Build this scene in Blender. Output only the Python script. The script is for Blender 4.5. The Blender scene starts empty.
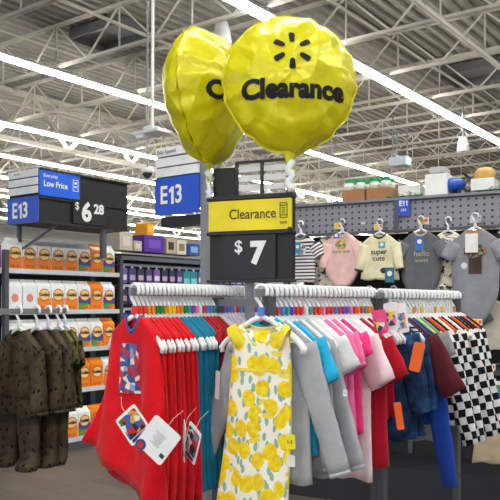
import bpy, bmesh, math, random
from mathutils import Vector, Matrix
random.seed(7)
SC = bpy.context.scene
COL = SC.collection
FPX, HZ, H = 740.0, 303.0, 1.5
A36 = math.atan(548.0/740.0)
U1 = Vector((math.sin(A36), math.cos(A36), 0))      # direction of aisles and light rows
U2 = Vector((-math.cos(A36), math.sin(A36), 0))
ROT = -A36                                          # local X = -U2, local Y = U1
ORD = ['first','second','third','fourth','fifth','sixth','seventh','eighth','ninth','tenth','eleventh','twelfth',
 'thirteenth','fourteenth','fifteenth','sixteenth','seventeenth','eighteenth','nineteenth','twentieth','twenty-first',
 'twenty-second','twenty-third','twenty-fourth','twenty-fifth','twenty-sixth','twenty-seventh','twenty-eighth',
 'twenty-ninth','thirtieth','thirty-first','thirty-second','thirty-third','thirty-fourth','thirty-fifth','thirty-sixth','thirty-seventh','thirty-eighth']
def P(x, y, d): return Vector(((x-250)/FPX*d, d, H+(HZ-y)/FPX*d))
def G(x, d, z=0): return Vector(((x-250)/FPX*d, d, z))
def zat(y, d): return H+(HZ-y)/FPX*d

# ---------------------------------------------------------------- materials
def lin(c):
    if isinstance(c, str):
        c = c.lstrip('#'); c = [int(c[i:i+2], 16)/255 for i in (0, 2, 4)]
    return tuple((v/12.92 if v <= .04045 else ((v+.055)/1.055)**2.4) for v in c)+(1,)
_M = {}
class NT:
    def __init__(s, name):
        s.m = bpy.data.materials.new(name); s.m.use_nodes = True
        s.t = s.m.node_tree; s.b = s.t.nodes['Principled BSDF']
    def n(s, typ, **k):
        nd = s.t.nodes.new(typ)
        for a, v in k.items(): setattr(nd, a, v)
        return nd
    def l(s, a, b): s.t.links.new(a, b)
    def coord(s, kind='Object', scale=(1,1,1), rot=(0,0,0), loc=(0,0,0)):
        c = s.n('ShaderNodeTexCoord'); mp = s.n('ShaderNodeMapping')
        mp.inputs['Scale'].default_value = scale; mp.inputs['Rotation'].default_value = rot; mp.inputs['Location'].default_value = loc
        s.l(c.outputs[kind], mp.inputs['Vector']); return mp.outputs['Vector']
    def noise(s, vec, scale, detail=2, rough=.5):
        n = s.n('ShaderNodeTexNoise'); n.inputs['Scale'].default_value = scale; n.inputs['Detail'].default_value = detail
        n.inputs['Roughness'].default_value = rough; s.l(vec, n.inputs['Vector']); return n.outputs['Fac']
    def ramp(s, fac, stops, interp='LINEAR'):
        r = s.n('ShaderNodeValToRGB'); r.color_ramp.interpolation = interp
        e = r.color_ramp.elements
        while len(e) < len(stops): e.new(.5)
        for i, (p, c) in enumerate(stops): e[i].position = p; e[i].color = lin(c) if not isinstance(c, tuple) else c
        s.l(fac, r.inputs['Fac']); return r.outputs['Color']
    def mix(s, fac, a, b):
        m = s.n('ShaderNodeMix', data_type='RGBA')
        if isinstance(fac, (int, float)): m.inputs[0].default_value = fac
        else: s.l(fac, m.inputs[0])
        for i, v in ((6, a), (7, b)):
            if isinstance(v, str): m.inputs[i].default_value = lin(v)
            elif isinstance(v, tuple): m.inputs[i].default_value = v
            else: s.l(v, m.inputs[i])
        return m.outputs[2]
    def math(s, op, a, b=0):
        m = s.n('ShaderNodeMath', operation=op)
        for i, v in ((0, a), (1, b)):
            if isinstance(v, (int, float)): m.inputs[i].default_value = v
            else: s.l(v, m.inputs[i])
        return m.outputs[0]
    def base(s, c):
        if isinstance(c, str): s.b.inputs['Base Color'].default_value = lin(c)
        else: s.l(c, s.b.inputs['Base Color'])
    def bump(s, h, strength=.3, dist=.01):
        b = s.n('ShaderNodeBump'); b.inputs['Strength'].default_value = strength; b.inputs['Distance'].default_value = dist
        s.l(h, b.inputs['Height']); s.l(b.outputs[0], s.b.inputs['Normal'])
    def fin(s, rough=.5, metal=0, spec=None):
        s.b.inputs['Roughness'].default_value = rough; s.b.inputs['Metallic'].default_value = metal
        if spec is not None: s.b.inputs['Specular IOR Level'].default_value = spec
        return s.m
def plain(c, rough=.5, metal=0, var=.06, kind='plain'):
    k = ('p', c, rough, metal)
    if k not in _M:
        t = NT('paint '+c); f = t.noise(t.coord(), 9, 3)
        r = lin(c); lo = tuple(v*(1-var) for v in r[:3])+(1,); hi = tuple(min(1, v*(1+var)) for v in r[:3])+(1,)
        t.base(t.ramp(f, [(.3, lo), (.7, hi)])); _M[k] = t.fin(rough, metal)
    return _M[k]
def cloth(c, rough=.9, c2=None, bs=.25):
    k = ('c', c, c2)
    if k not in _M:
        t = NT('fabric '+c); v = t.coord(); f = t.noise(v, 14, 4)
        r = lin(c); lo = tuple(x*.88 for x in r[:3])+(1,); hi = tuple(min(1, x*1.1) for x in r[:3])+(1,)
        t.base(t.ramp(f, [(.3, lo), (.7, hi)]))
        t.bump(t.noise(v, 30, 5, .6), bs, .012)
        t.b.inputs['Sheen Weight'].default_value = .1
        _M[k] = t.fin(rough, 0, .2)
    return _M[k]
def emis(c, s):
    k = ('e', c, s)
    if k not in _M:
        t = NT('lamp '+c); t.base(c); t.b.inputs['Emission Color'].default_value = lin(c); t.b.inputs['Emission Strength'].default_value = s
        _M[k] = t.fin(.4)
    return _M[k]
def lemon():
    t = NT('lemon print cotton'); v = t.coord('UV', (1,1,1))
    n = t.n('ShaderNodeTexNoise'); n.inputs['Scale'].default_value = 14; t.l(v, n.inputs['Vector'])
    va = t.n('ShaderNodeVectorMath', operation='MULTIPLY_ADD'); t.l(n.outputs['Color'], va.inputs[0])
    va.inputs[1].default_value = (.02,.02,0); t.l(v, va.inputs[2])
    def vor(scale, rnd, rot, off, sx=1):
        mp = t.n('ShaderNodeMapping'); mp.inputs['Rotation'].default_value = (0,0,rot); mp.inputs['Scale'].default_value = (scale*sx, scale, 1)
        mp.inputs['Location'].default_value = (off, off*.7, 0); t.l(va.outputs[0], mp.inputs['Vector'])
        q = t.n('ShaderNodeTexVoronoi', voronoi_dimensions='2D'); q.inputs['Scale'].default_value = 1; q.inputs['Randomness'].default_value = rnd
        t.l(mp.outputs[0], q.inputs['Vector']); return q
    a = vor(15, .65, .5, 0, 1.2); b = vor(19, .9, -.8, 3.3, 2.2); c = vor(15, .9, .9, 7.1, .45)
    ye = t.math('LESS_THAN', a.outputs['Distance'], .40)
    lf = t.math('LESS_THAN', b.outputs['Distance'], .27)
    col = t.mix(lf, '#f4f1e2', '#8fb9ad')
    col = t.mix(t.math('LESS_THAN', c.outputs['Distance'], .13), col, '#f0de62')
    tone = t.ramp(t.noise(v, 45, 2), [(.35, '#eac512'), (.65, '#f6e23a')])
    col = t.mix(ye, col, tone)
    t.base(col); t.bump(t.noise(t.coord(), 25, 4), .3, .01)
    return t.fin(.85, 0, .2)
def camo(cs, scale=14, name='camouflage cotton', spots=False):
    t = NT(name); v = t.coord('UV')
    f = t.noise(v, scale, 3, .55); col = t.ramp(f, [(0, cs[0]), (.43, cs[1]), (.55, cs[2])], 'CONSTANT')
    if spots:
        q = t.n('ShaderNodeTexVoronoi', voronoi_dimensions='2D'); q.inputs['Scale'].default_value = 17
        mp = t.n('ShaderNodeMapping'); mp.inputs['Scale'].default_value = (1.5, 1, 1); t.l(v, mp.inputs[0]); t.l(mp.outputs[0], q.inputs['Vector'])
        col = t.mix(t.math('LESS_THAN', q.outputs['Distance'], .15), col, '#1d1914')
    t.base(col); t.bump(t.noise(t.coord(), 25, 4), .4, .012); return t.fin(.95, 0, .1)
def checker(c1, c2, s, name='checked cotton'):
    t = NT(name); v = t.coord('UV'); q = t.n('ShaderNodeTexChecker'); q.inputs['Scale'].default_value = s
    q.inputs['Color1'].default_value = lin(c1); q.inputs['Color2'].default_value = lin(c2); t.l(v, q.inputs['Vector'])
    t.base(q.outputs['Color']); t.bump(t.noise(t.coord(), 25, 4), .25, .01); return t.fin(.9, 0, .2)
def stripes(c1, c2, s, name='striped jersey'):
    t = NT(name); v = t.coord('UV'); sp = t.n('ShaderNodeSeparateXYZ'); t.l(v, sp.inputs[0])
    f = t.math('FRACT', t.math('MULTIPLY', sp.outputs['Y'], s)); t.base(t.ramp(f, [(0, c1), (.55, c2)], 'CONSTANT')); return t.fin(.9, 0, .2)
def floormat():
    t = NT('grey wood plank vinyl'); v = t.coord('Object')
    b = t.n('ShaderNodeTexBrick'); b.inputs['Color1'].default_value = lin('#7d7871'); b.inputs['Color2'].default_value = lin('#5f5b56'); b.inputs['Mortar'].default_value = lin('#3b3835')
    b.inputs['Scale'].default_value = 1; b.inputs['Brick Width'].default_value = 1.2; b.inputs['Row Height'].default_value = .2; b.inputs['Mortar Size'].default_value = .003
    t.l(v, b.inputs['Vector'])
    g = t.noise(t.coord('Object', (1.5, 14, 1)), 2.2, 6, .65)
    t.base(t.mix(t.math('MULTIPLY', g, .75), b.outputs['Color'], '#4a4038'))
    t.bump(g, .15, .005); return t.fin(.42)
def pegmat():
    t = NT('grey perforated steel'); v = t.coord('Object'); sp = t.n('ShaderNodeSeparateXYZ'); t.l(v, sp.inputs[0])
    def cell(o, s):
        return t.math('ABSOLUTE', t.math('SUBTRACT', t.math('FRACT', t.math('MULTIPLY', o, s)), .5))
    ax = cell(sp.outputs['X'], 18); az = cell(sp.outputs['Z'], 22)
    h = t.math('MULTIPLY', t.math('LESS_THAN', ax, .15), t.math('LESS_THAN', az, .17))
    t.base(t.mix(h, '#8c8c96', '#33343b')); return t.fin(.55, .1)
def foil():
    t = NT('yellow balloon foil'); v = t.coord()
    t.base(t.ramp(t.noise(v, 5, 2), [(.3, '#d2ca00'), (.7, '#dcd402')]))
    s = t.n('ShaderNodeTexVoronoi', feature='F1'); s.inputs['Scale'].default_value = 11; t.l(t.coord('Object', (1.2, 1, .8), (.3, .2, .5)), s.inputs['Vector'])
    b = t.n('ShaderNodeBump'); b.inputs['Strength'].default_value = .75; b.inputs['Distance'].default_value = .022
    t.l(t.math('ADD', s.outputs['Distance'], t.math('MULTIPLY', t.noise(v, 14, 2), .5)), b.inputs['Height']); t.l(b.outputs[0], t.b.inputs['Normal'])
    return t.fin(.33, .08)
def comic(seed, cols):
    t = NT('bright printed artwork'); v = t.coord('Object', (1,1,1), (0,0,0), (seed, seed, 0))
    q = t.n('ShaderNodeTexVoronoi'); q.inputs['Scale'].default_value = 60; t.l(v, q.inputs['Vector'])
    sp = t.n('ShaderNodeSeparateColor'); t.l(q.outputs['Color'], sp.inputs[0])
    n = len(cols); t.base(t.ramp(sp.outputs[0], [(i/n, c) for i, c in enumerate(cols)], 'CONSTANT')); return t.fin(.4)

M_white = plain('#eeeeee', .35); M_hang = None
def hangmat():
    t = NT('frosted white hanger plastic'); t.base(t.ramp(t.noise(t.coord(), 20), [(.3, '#e9edf2'), (.7, '#f7f8fa')]))
    t.b.inputs['Subsurface Weight'].default_value = .0; return t.fin(.25)
M_hang = hangmat()
M_black = plain('#0d0e11', .5); M_dk = plain('#24262b', .6); M_steel = plain('#85898f', .4, .3); M_dsteel = plain('#55585e', .45, .3)
M_joist = plain('#d8d4c9', .6); M_blue = plain('#1c50c4', .45); M_pink = plain('#ee8fb8', .6)

# ---------------------------------------------------------------- mesh builder
class MB:
    def __init__(s): s.v = []; s.f = []; s.uv = []; s.mi = []
    def face(s, idx, mi=0, uv=None): s.f.append(idx); s.mi.append(mi); s.uv.append(uv)
    def box(s, c, d, m=None, mi=0, bev=0):
        c = Vector(c); n = len(s.v)
        for sx in (-1, 1):
            for sy in (-1, 1):
                for sz in (-1, 1):
                    p = Vector((sx*d[0]/2, sy*d[1]/2, sz*d[2]/2))
                    if m: p = m @ p
                    s.v.append(c+p)
        for q in ((0,1,3,2), (4,6,7,5), (0,4,5,1), (2,3,7,6), (0,2,6,4), (1,5,7,3)): s.face([n+i for i in q], mi)
        return s
    def bar(s, a, b, w, h=None, mi=0):
        a, b = Vector(a), Vector(b); h = h or w; t = (b-a); L = t.length; t.normalize()
        up = Vector((0,0,1)) if abs(t.z) < .95 else Vector((0,1,0))
        x = t.cross(up).normalized(); z = x.cross(t)
        return s.box((a+b)/2, (w, L, h), Matrix((x, t, z)).transposed(), mi)
    def loft(s, rings, closed=True, cap0=False, cap1=False, mi=0):
        n0 = len(s.v); k = len(rings[0]); acc = 0; vs = []
        for i, r in enumerate(rings):
            if i: acc += (Vector(rings[i][k//4])-Vector(rings[i-1][k//4])).length
            vs.append(acc); s.v += [Vector(p) for p in r]
        us = []
        for r in rings:
            u = [0]
            for j in range(k): u.append(u[-1]+(Vector(r[(j+1) % k])-Vector(r[j])).length)
            us.append(u)
        for i in range(len(rings)-1):
            for j in range(k if closed else k-1):
                j2 = (j+1) % k
                s.face([n0+i*k+j, n0+i*k+j2, n0+(i+1)*k+j2, n0+(i+1)*k+j], mi,
                       [(us[i][j], -vs[i]), (us[i][j+1], -vs[i]), (us[i+1][j+1], -vs[i+1]), (us[i+1][j], -vs[i+1])])
        if cap0: s.face([n0+j for j in range(k)][::-1], mi)
        if cap1: s.face([n0+(len(rings)-1)*k+j for j in range(k)], mi)
        return s
    def tube(s, path, r, n=8, rz=None, mi=0, cap=True):
        path = [Vector(p) for p in path]; rings = []; prev = None
        for i, p in enumerate(path):
            t = (path[min(i+1, len(path)-1)]-path[max(i-1, 0)]).normalized()
            up = Vector((0,1,0)) if prev is None and abs(t.y) < .9 else (prev if prev is not None else Vector((0,0,1)))
            x = (up-t*up.dot(t)).normalized(); y = t.cross(x); prev = x
            ra = r[i] if isinstance(r, (list, tuple)) else r; rb = ra if rz is None else rz
            rings.append([p+x*ra*math.cos(2*math.pi*j/n)+y*rb*math.sin(2*math.pi*j/n) for j in range(n)])
        return s.loft(rings, True, cap, cap, mi)
    def prism(s, pts, d, origin=(0,0,0), mi=0):          # outline in XZ, thickness along +Y
        o = Vector(origin); n = len(s.v); k = len(pts)
        for p in pts: s.v.append(o+Vector((p[0], 0, p[1])))
        for p in pts: s.v.append(o+Vector((p[0], d, p[1])))
        s.face([n+i for i in range(k)], mi); s.face([n+k+i for i in range(k)][::-1], mi)
        for i in range(k): s.face([n+i, n+k+i, n+k+(i+1) % k, n+(i+1) % k], mi)
        return s
    def disc(s, c, r, d, n=20, rz=None, mi=0): 
        rz = rz or r
        return s.prism([(r*math.cos(2*math.pi*i/n), rz*math.sin(2*math.pi*i/n)) for i in range(n)], d, c, mi)
    def build(s, name, mats, parent=None, smooth=False, sub=0, solid=0, bev=0):
        me = bpy.data.meshes.new(name); me.from_pydata([tuple(v) for v in s.v], [], s.f)
        uvl = me.uv_layers.new(name='UVMap')
        for p, uv, mi in zip(me.polygons, s.uv, s.mi):
            p.material_index = mi; p.use_smooth = smooth
            for q, li in enumerate(p.loop_indices):
                uvl.data[li].uv = uv[q] if uv else (me.vertices[me.loops[li].vertex_index].co.x, me.vertices[me.loops[li].vertex_index].co.z)
        if not isinstance(mats, (list, tuple)): mats = [mats]
        for m in mats: me.materials.append(m)
        o = bpy.data.objects.new(name, me); COL.objects.link(o)
        if parent: o.parent = parent
        if solid:
            m = o.modifiers.new('thickness', 'SOLIDIFY'); m.thickness = solid; m.offset = 0
        if bev:
            m = o.modifiers.new('bevel', 'BEVEL'); m.width = bev; m.segments = 2; m.limit_method = 'ANGLE'
        if sub:
            m = o.modifiers.new('smooth', 'SUBSURF'); m.levels = sub; m.render_levels = sub
        return o
def tag(o, label, cat, group=None):
    o['label'] = label; o['category'] = cat
    if group: o['group'] = group
    return o
def empty(name, loc=(0,0,0), rz=0, label=None, cat=None, group=None):
    o = bpy.data.objects.new(name, None); COL.objects.link(o); o.location = loc; o.rotation_euler = (0,0,rz); o.empty_display_size = .05
    if label: tag(o, label, cat, group)
    return o
def struct(o): o['kind'] = 'structure'; return o
def dup(root, loc=None, rz=None, label=None, group=None, swap=None):
    def cp(o, par):
        c = o.copy(); COL.objects.link(c); c.parent = par
        for ch in KIDS.get(o.name, []) or [x for x in bpy.data.objects if x.parent == o]: cp(ch, c)
        return c
    kids = list(root.children); r = root.copy(); COL.objects.link(r)
    if loc is not None: r.location = loc
    if rz is not None: r.rotation_euler = (0,0,rz)
    for ch in kids:
        gk = list(ch.children); c = ch.copy(); COL.objects.link(c); c.parent = r
        for g in gk: d = g.copy(); COL.objects.link(d); d.parent = c
    if label: r['label'] = label
    if group: r['group'] = group
    return r
KIDS = {}
def rr(w, h, r, n=4, cx=0, cz=0):
    pts = []
    for (sx, sz, a0) in ((1,1,0), (-1,1,90), (-1,-1,180), (1,-1,270)):
        for i in range(n+1):
            a = math.radians(a0+90*i/n); pts.append((cx+sx*(w/2-r)+r*math.cos(a), cz+sz*(h/2-r)+r*math.sin(a)))
    return pts
def text(s, size, mat, parent, x, y, z, name='lettering', align='CENTER', bold=0, fn=None, sx=1, extr=.0006):
    cu = bpy.data.curves.new(name, 'FONT'); cu.body = s; cu.size = size; cu.align_x = align; cu.align_y = 'CENTER'
    cu.offset = bold; cu.extrude = extr if fn is None else 0; cu.resolution_u = 3
    to = bpy.data.objects.new('tmp', cu); COL.objects.link(to)
    dg = bpy.context.evaluated_depsgraph_get(); me = bpy.data.meshes.new_from_object(to.evaluated_get(dg))
    bpy.data.objects.remove(to); bpy.data.curves.remove(cu)
    bm = bmesh.new(); bm.from_mesh(me)
    if fn:
        bmesh.ops.triangulate(bm, faces=bm.faces[:])
        bmesh.ops.subdivide_edges(bm, edges=[e for e in bm.edges if e.calc_length() > size*.12], cuts=2, use_grid_fill=True)
        bmesh.ops.triangulate(bm, faces=bm.faces[:])
    for v in bm.verts:
        X, Z = v.co.x*sx+x, v.co.y+z
        v.co = Vector((X, fn(X, Z) if fn else y-v.co.z, Z))
    bm.to_mesh(me); bm.free(); me.materials.clear(); me.materials.append(mat); me.name = name
    o = bpy.data.objects.new(name, me); COL.objects.link(o); o.parent = parent
    return o

# ---------------------------------------------------------------- world, camera, shell
w = bpy.data.worlds.new('World'); SC.world = w; w.use_nodes = True
w.node_tree.nodes['Background'].inputs[0].default_value = (.93, .96, 1, 1); w.node_tree.nodes['Background'].inputs[1].default_value = .95
cam = bpy.data.cameras.new('camera'); co = bpy.data.objects.new('camera', cam); COL.objects.link(co)
co.location = (0, 0, H); co.rotation_euler = (math.pi/2, 0, 0); cam.sensor_width = 36; cam.lens = FPX/500*36; cam.shift_y = (HZ-250)/500
cam.clip_end = 300; cam.clip_start = .05; SC.camera = co
SC.view_settings.view_transform = 'Standard'; SC.view_settings.look = 'None'; SC.view_settings.gamma = 1; SC.view_settings.exposure = .66
def room(o): o.rotation_euler = (0, 0, ROT); return o

room(struct(MB().box((0, 25, -.05), (110, 90, .1)).build('floor', floormat())))
mb = MB(); DECK = 6.85; K = 300; pitch = .235
rows = []
for i in range(K):                                             # corrugated steel deck, ribs along the aisles
    x0 = -42+i*pitch
    for dx, dz in ((0, 0), (.09, 0), (.12, .075), (.205, .075)): rows.append((x0+dx, DECK+dz))
a = [(x, -14, z) for x, z in rows]; b = [(x, 68, z) for x, z in rows]
mb.loft([a, b], closed=False)
room(struct(mb.build('ceiling', plain('#a6a39b', .7))))
room(struct(MB().box((-6, 66, 3.5), (90, .2, 7.2)).build('wall_back', plain('#c9c9c6', .8))))
room(struct(MB().box((-40, 26, 3.5), (.2, 82, 7.2)).build('wall_left', plain('#c9c9c6', .8))))

# bar joists along U2 (local X), stacked along local Y
k = 0
for i in range(17):
    inv = .00353+.00103*i; d0 = inv*4.5*FPX                     # forward distance where x = 0 px
    pos = Vector((-250/FPX*d0, d0, 0)); yl = pos.dot(U1)
    m = MB(); zb, zt = 6.0, 6.78
    for dy in (-.03, .03):
        m.box((-4, yl+dy, zb), (66, .02, .055)); m.box((-4, yl+dy, zt), (66, .02, .055))
    step = .85; xx = -36; up = True
    while xx < 28:
        m.bar((xx, yl, zb if up else zt), (xx+step, yl, zt if up else zb), .032)
        if up: m.bar((xx+step, yl, zt), (xx+step, yl, zb), .025)
        xx += step; up = not up
    k += 1
    room(struct(m.build('trim_%d' % k, M_joist)))
# joist girders along U1 (local Y) with V webs
def girder(xl, zb=5.55, zt=6.75, y0=-10, y1=64, st=1.15, w=.1):
    global k
    m = MB()
    for z in (zb, zt):
        for dx in (-.07, .07): m.box((xl+dx, (y0+y1)/2, z), (.04, y1-y0, w))
    yy = y0; up = True
    while yy < y1:
        m.bar((xl, yy, zb if up else zt), (xl, yy+st, zt if up else zb), .075); 
        yy += st; up = not up
    k += 1; room(struct(m.build('trim_%d' % k, plain('#dedace', .55))))
def xl_at(px, yy, z): 
    d = (z-H)*FPX/(HZ-yy); return G(px, d).dot(-U2)
girder(xl_at(0, 137, 5.55)); girder(xl_at(0, 190, 5.55)); girder(xl_at(0, 218, 5.55))
for (px, yy, z, r) in ((415, 0, 5.95, .05), (60, 0, 6.3, .03), (0, 100, 6.1, .03), (330, 0, 6.2, .025), (0, 30, 6.25, .02)):
    xl = xl_at(px, yy, z); k += 1
    room(struct(MB().tube([(xl, -10, z), (xl, 60, z)], r, 8).build('trim_%d' % k, M_joist)))
# roof openings (dark hatches)
for (px, yy, lx, ly) in ((110, 30, 1.3, .9), (482, 68, 1.6, 1.1)):
    z = 6.8; d = (z-H)*FPX/(HZ-yy); c = G(px, d, z); k += 1
    mm = MB(); mm.box((0, 0, 0), (lx, ly, .05))
    for s_ in (-1, 1):
        mm.box((s_*lx/2, 0, -.08), (.05, ly, .2)); mm.box((0, s_*ly/2, -.08), (lx, .05, .2))
    o = mm.build('trim_%d' % k, plain('#6a6b6c', .7)); o.location = c; room(struct(o))
# roof columns
for (px, d, wd) in ((326, 33, .26), (300, 44, .26), (118, 40, .26)):
    k += 1; o = MB().box((0, 0, 3.3), (wd, wd, 6.6)).build('trim_%d' % k, plain('#e2e1dc', .6)); o.location = G(px, d); room(struct(o))
    k += 1; m = MB()
    for sx in (-1, 1): m.bar((0, 0, 5.1), (sx*1.5, 0, 6.6), .12); m.bar((0, 0, 5.1), (0, sx*1.5, 6.6), .12)
    o = m.build('trim_%d' % k, M_joist); o.location = G(px, d); room(struct(o))

# ---------------------------------------------------------------- strip lights
ZL = 5.9
fx = empty('strip_light', (0,0,ZL), ROT, 'x', 'light')
m = MB(); m.prism([(-.10, 0), (.10, 0), (.07, .06), (-.07, .06)], 2.42, (0, -1.21, 0)); m.build('housing', plain('#e8e8e8', .4), fx)
for s_ in (-1, 1): MB().box((0, s_*.605, -.02), (.19, 1.17, .05)).build('diffuser', emis('#fffdf6', 31.0), fx, bev=.01)
for s_ in (-1, 1): MB().bar((0, s_*.9, .06), (0, s_*.9, .12), .02).build('hanger_strap', M_steel, fx)
rowinv = [.00338, .00588, .00806, .0098, .0115, .0135, .0155]
rname = ['nearest row of lights', 'second light row', 'third light row', 'fourth light row', 'fifth light row', 'sixth light row', 'seventh light row']
first = True
def rowlights(d, s0, s1, nm, bias=0):
    global first
    s = s0; i = 0
    while s < s1:
        p = Vector((0, d, ZL))+U1*(s+1.22+bias)
        lab = 'long ceiling strip light, %s from the left in the %s' % (ORD[min(i, 37)], nm)
        if first: fx.location = p; fx['label'] = lab; fx['group'] = 'ceiling strip lights'; first = False
        else: dup(fx, p, ROT, lab, 'ceiling strip lights')
        s += 2.44; i += 1
for inv, nm in zip(rowinv, rname):
    d = inv*4.4*FPX; px250 = (ZL-H)*FPX/d; 
    # visible part: where the row crosses the frame
    def svis(x):          # distance along U1 at which the row is seen at column x
        return ((x-250)/FPX*d)/(U1.x-(x-250)/FPX*U1.y)
    lo = svis(-12); hi = min(svis(515), 34 if inv > .007 else 30)
    if inv < .004: lo = svis(175)
    rowlights(d, lo, hi, nm, .4 if inv < .004 else -.9)
for d, nm in ((3.6, 'row overhead'), (-4.2, 'row behind the viewer')):
    rowlights(d, -11 if d > 0 else -8, 13, nm)

# hung fixtures
def pendant(px, py, d, size, lab, ztop=6.2):
    z = zat(py, d); o = empty('pendant_fixture', G(px, d, z), 0, lab, 'pendant')
    r = size
    prof = [(.35, 1.2), (.62, 1.15), (.8, .3), (1.0, -.9), (.95, -1.1), (.3, -1.1)]
    m = MB(); m.loft([[(r*a_*math.cos(t*math.pi/10), r*a_*math.sin(t*math.pi/10), r*b_) for t in range(20)] for a_, b_ in prof], True, True, True)
    m.build('shade', plain('#f1f1f1', .35), o, True)
    MB().bar((0,0,r*1.2), (0,0,ztop-z), .03).build('drop_rod', M_steel, o)
pendant(222, 34, 12.5, .17, 'white bell shaped pendant partly hidden behind the left balloon')
pendant(463, 145, 17, .145, 'small white bell shaped pendant hanging over the baby clothes wall')
pendant(397, 160, 20, .09, 'tiny white ceiling sensor left of the bell pendant')
o = empty('access_point', G(400, 19, zat(162, 19)), ROT, 'grey box unit hung from joists above the pegboard fixture', 'ceiling unit')
MB().box((0,0,0), (.5,.35,.24)).build('casing', plain('#a9b4bc', .5), o, bev=.03)
for s_ in (-1,1): MB().bar((s_*.2,0,.12), (s_*.2,0,1.2), .025).build('strap', M_steel, o)
d = 7.0; zb = zat(133, d)
o = empty('projector_mount', G(152, d, zb), ROT, 'white scanner unit on a thin ceiling pole above the aisle sign', 'ceiling unit')
MB().tube([(0,0,.05), (.03,0,6.2-zb)], .016, 8).build('pole', plain('#dcdcdc', .4), o)
m = MB(); m.box((0,0,0), (.34,.2,.035)); m.box((0,0,.03), (.12,.12,.06)); m.build('head', plain('#d8dadc', .4), o, bev=.008)
MB().box((-.08,-.05,-.03), (.1,.08,.05)).build('sensor', plain('#eeeeee', .4), o, bev=.008)
d = 8.5; zb = zat(173, d)
o = empty('security_camera', G(147.5, d, zb), 0, 'small dome camera hung beside the upper aisle sign', 'camera')
m = MB(); m.loft([[(.07*a_*math.cos(t*.3927), .07*a_*math.sin(t*.3927), b_) for t in range(16)] for a_, b_ in ((.5,.06),(1,.05),(1,0))], True, True, True); m.build('housing', M_white, o, True)
m = MB(); m.loft([[(.055*a_*math.cos(t*.3927), .055*a_*math.sin(t*.3927), b_) for t in range(16)] for a_, b_ in ((1,0),(.9,-.03),(.5,-.055),(.1,-.062))], True, True, True); m.build('dome', M_dk, o, True)
MB().bar((0,0,.06), (0,0,6.86-zb), .018).build('drop_rod', M_steel, o)

# ---------------------------------------------------------------- sign helpers
def icon(parent, x, z, h, y, mat):
    w_ = h*.5; t = h*.05; m = MB()
    for c, s_ in (((x, y, z+h/2), (w_, .001, t)), ((x, y, z-h/2), (w_, .001, t)), ((x-w_/2, y, z), (t, .001, h)), ((x+w_/2, y, z), (t, .001, h)), ((x, y, z+h*.33), (w_, .001, t)), ((x, y, z-h*.33), (w_, .001, t))): m.box(c, s_)
    for q in range(4): m.box((x, y, z-h*.2+q*h*.13), (w_*.5*(1 if q % 2 else .6), .001, t))
    m.build('phone_symbol', mat, parent)
def one(parent, x, y, z, size, mat, w=.13):
    h = size*.70; a_ = size*w
    return MB().prism([(x-a_/2, z-h/2), (x+a_/2, z-h/2), (x+a_/2, z+h/2), (x-a_*.35, z+h/2), (x-a_*1.55, z+h*.27), (x-a_*1.2, z+h*.13), (x-a_/2, z+h*.25)], .002, (0, y, 0)).build('aisle_number', mat, parent)
def aisle(sx_, parent, x, y, z, size, mat, b_):
    text('E', size, mat, parent, x-size*.44, y, z, 'aisle_number', bold=b_, sx=sx_); one(parent, x+size*.03, y, z, size, mat); text('3', size, mat, parent, x+size*.36, y, z, 'aisle_number', bold=b_, sx=sx_)
# two-sided aisle sign with low price panel, above the cracker bay
c0 = G(39, 6.8); e1 = G(128, 7.7); L1 = (e1-c0).length; L2 = .46
zt, zb = zat(168, 6.8), zat(222, 6.8)
sg = empty('aisle_sign', Vector((c0.x, c0.y, 0)), ROT, 'black low price aisle sign with blue end panel above the cracker cartons', 'sign')
# local X=-U2 ; the blue end face spans x -L2..0 ; long face runs along +Y at x = 0 facing +X
m = MB(); m.box((-L2/2, L1/2, (zt+zb)/2), (L2-.01, L1-.01, zt-zb)); m.build('sign_box', M_black, sg)
hh = (zt-zb)
m = MB()
for q in range(3): m.box((-L2/2, -.006, zt-.035-q*.078), (L2-.02, .012, .066))
m.build('header_strip', plain('#e4e6ea', .4), sg)
text('Snacks', .035, plain('#7c828c'), sg, -L2*.68, -.013, zt-.03, 'header_lettering')
bb = zb+.245
MB().box((-L2/2, -.006, (zb+bb)/2), (L2, .012, bb-zb)).build('blue_panel', plain('#2a55c6', .4), sg)
aisle(.85, sg, -L2*.56, -.014, (zb+bb)/2-.005, .20, M_white, .005)
# long side: own sub frame
sf = Matrix.Rotation(math.pi/2, 4, 'Z')
def side(o): o.rotation_euler = (0,0,math.pi/2); return o
l_ = L1; bw = l_*.42
side(MB().box((bw/2, -.006, zt-.12), (bw, .014, .25)).build('price_panel', plain('#0f5fdd', .4), sg))
side(text('Everyday', .045, M_white, sg, .04, -.015, zt-.06, 'panel_lettering', 'LEFT'))
side(text('Low Price', .078, M_white, sg, .04, -.015, zt-.135, 'panel_lettering', 'LEFT', .001, sx=.88))
t_ = empty('tmp'); bpy.data.objects.remove(t_)
m = MB(); X0 = bw-.055
for c, s_ in (((X0, -.015, zt-.06), (.06,.002,.006)), ((X0, -.015, zt-.165), (.06,.002,.006)), ((X0-.03, -.015, zt-.112), (.006,.002,.11)), ((X0+.03, -.015, zt-.112), (.006,.002,.11)), ((X0, -.015, zt-.09), (.03,.002,.02)), ((X0, -.015, zt-.125), (.03,.002,.02))): m.box(c, s_)
side(m.build('phone_symbol', M_white, sg))
side(MB().box((l_*.53, -.008, zb+.14), (.42, .02, .23)).build('price_card', plain('#16181c', .5), sg))
side(text('$', .10, M_white, sg, l_*.385, -.02, zb+.19, 'price_lettering', bold=.001))
side(text('6', .25, M_white, sg, l_*.49, -.02, zb+.135, 'price_lettering', bold=.010))
side(text('28', .13, M_white, sg, l_*.63, -.02, zb+.18, 'price_lettering', bold=.005))
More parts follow.
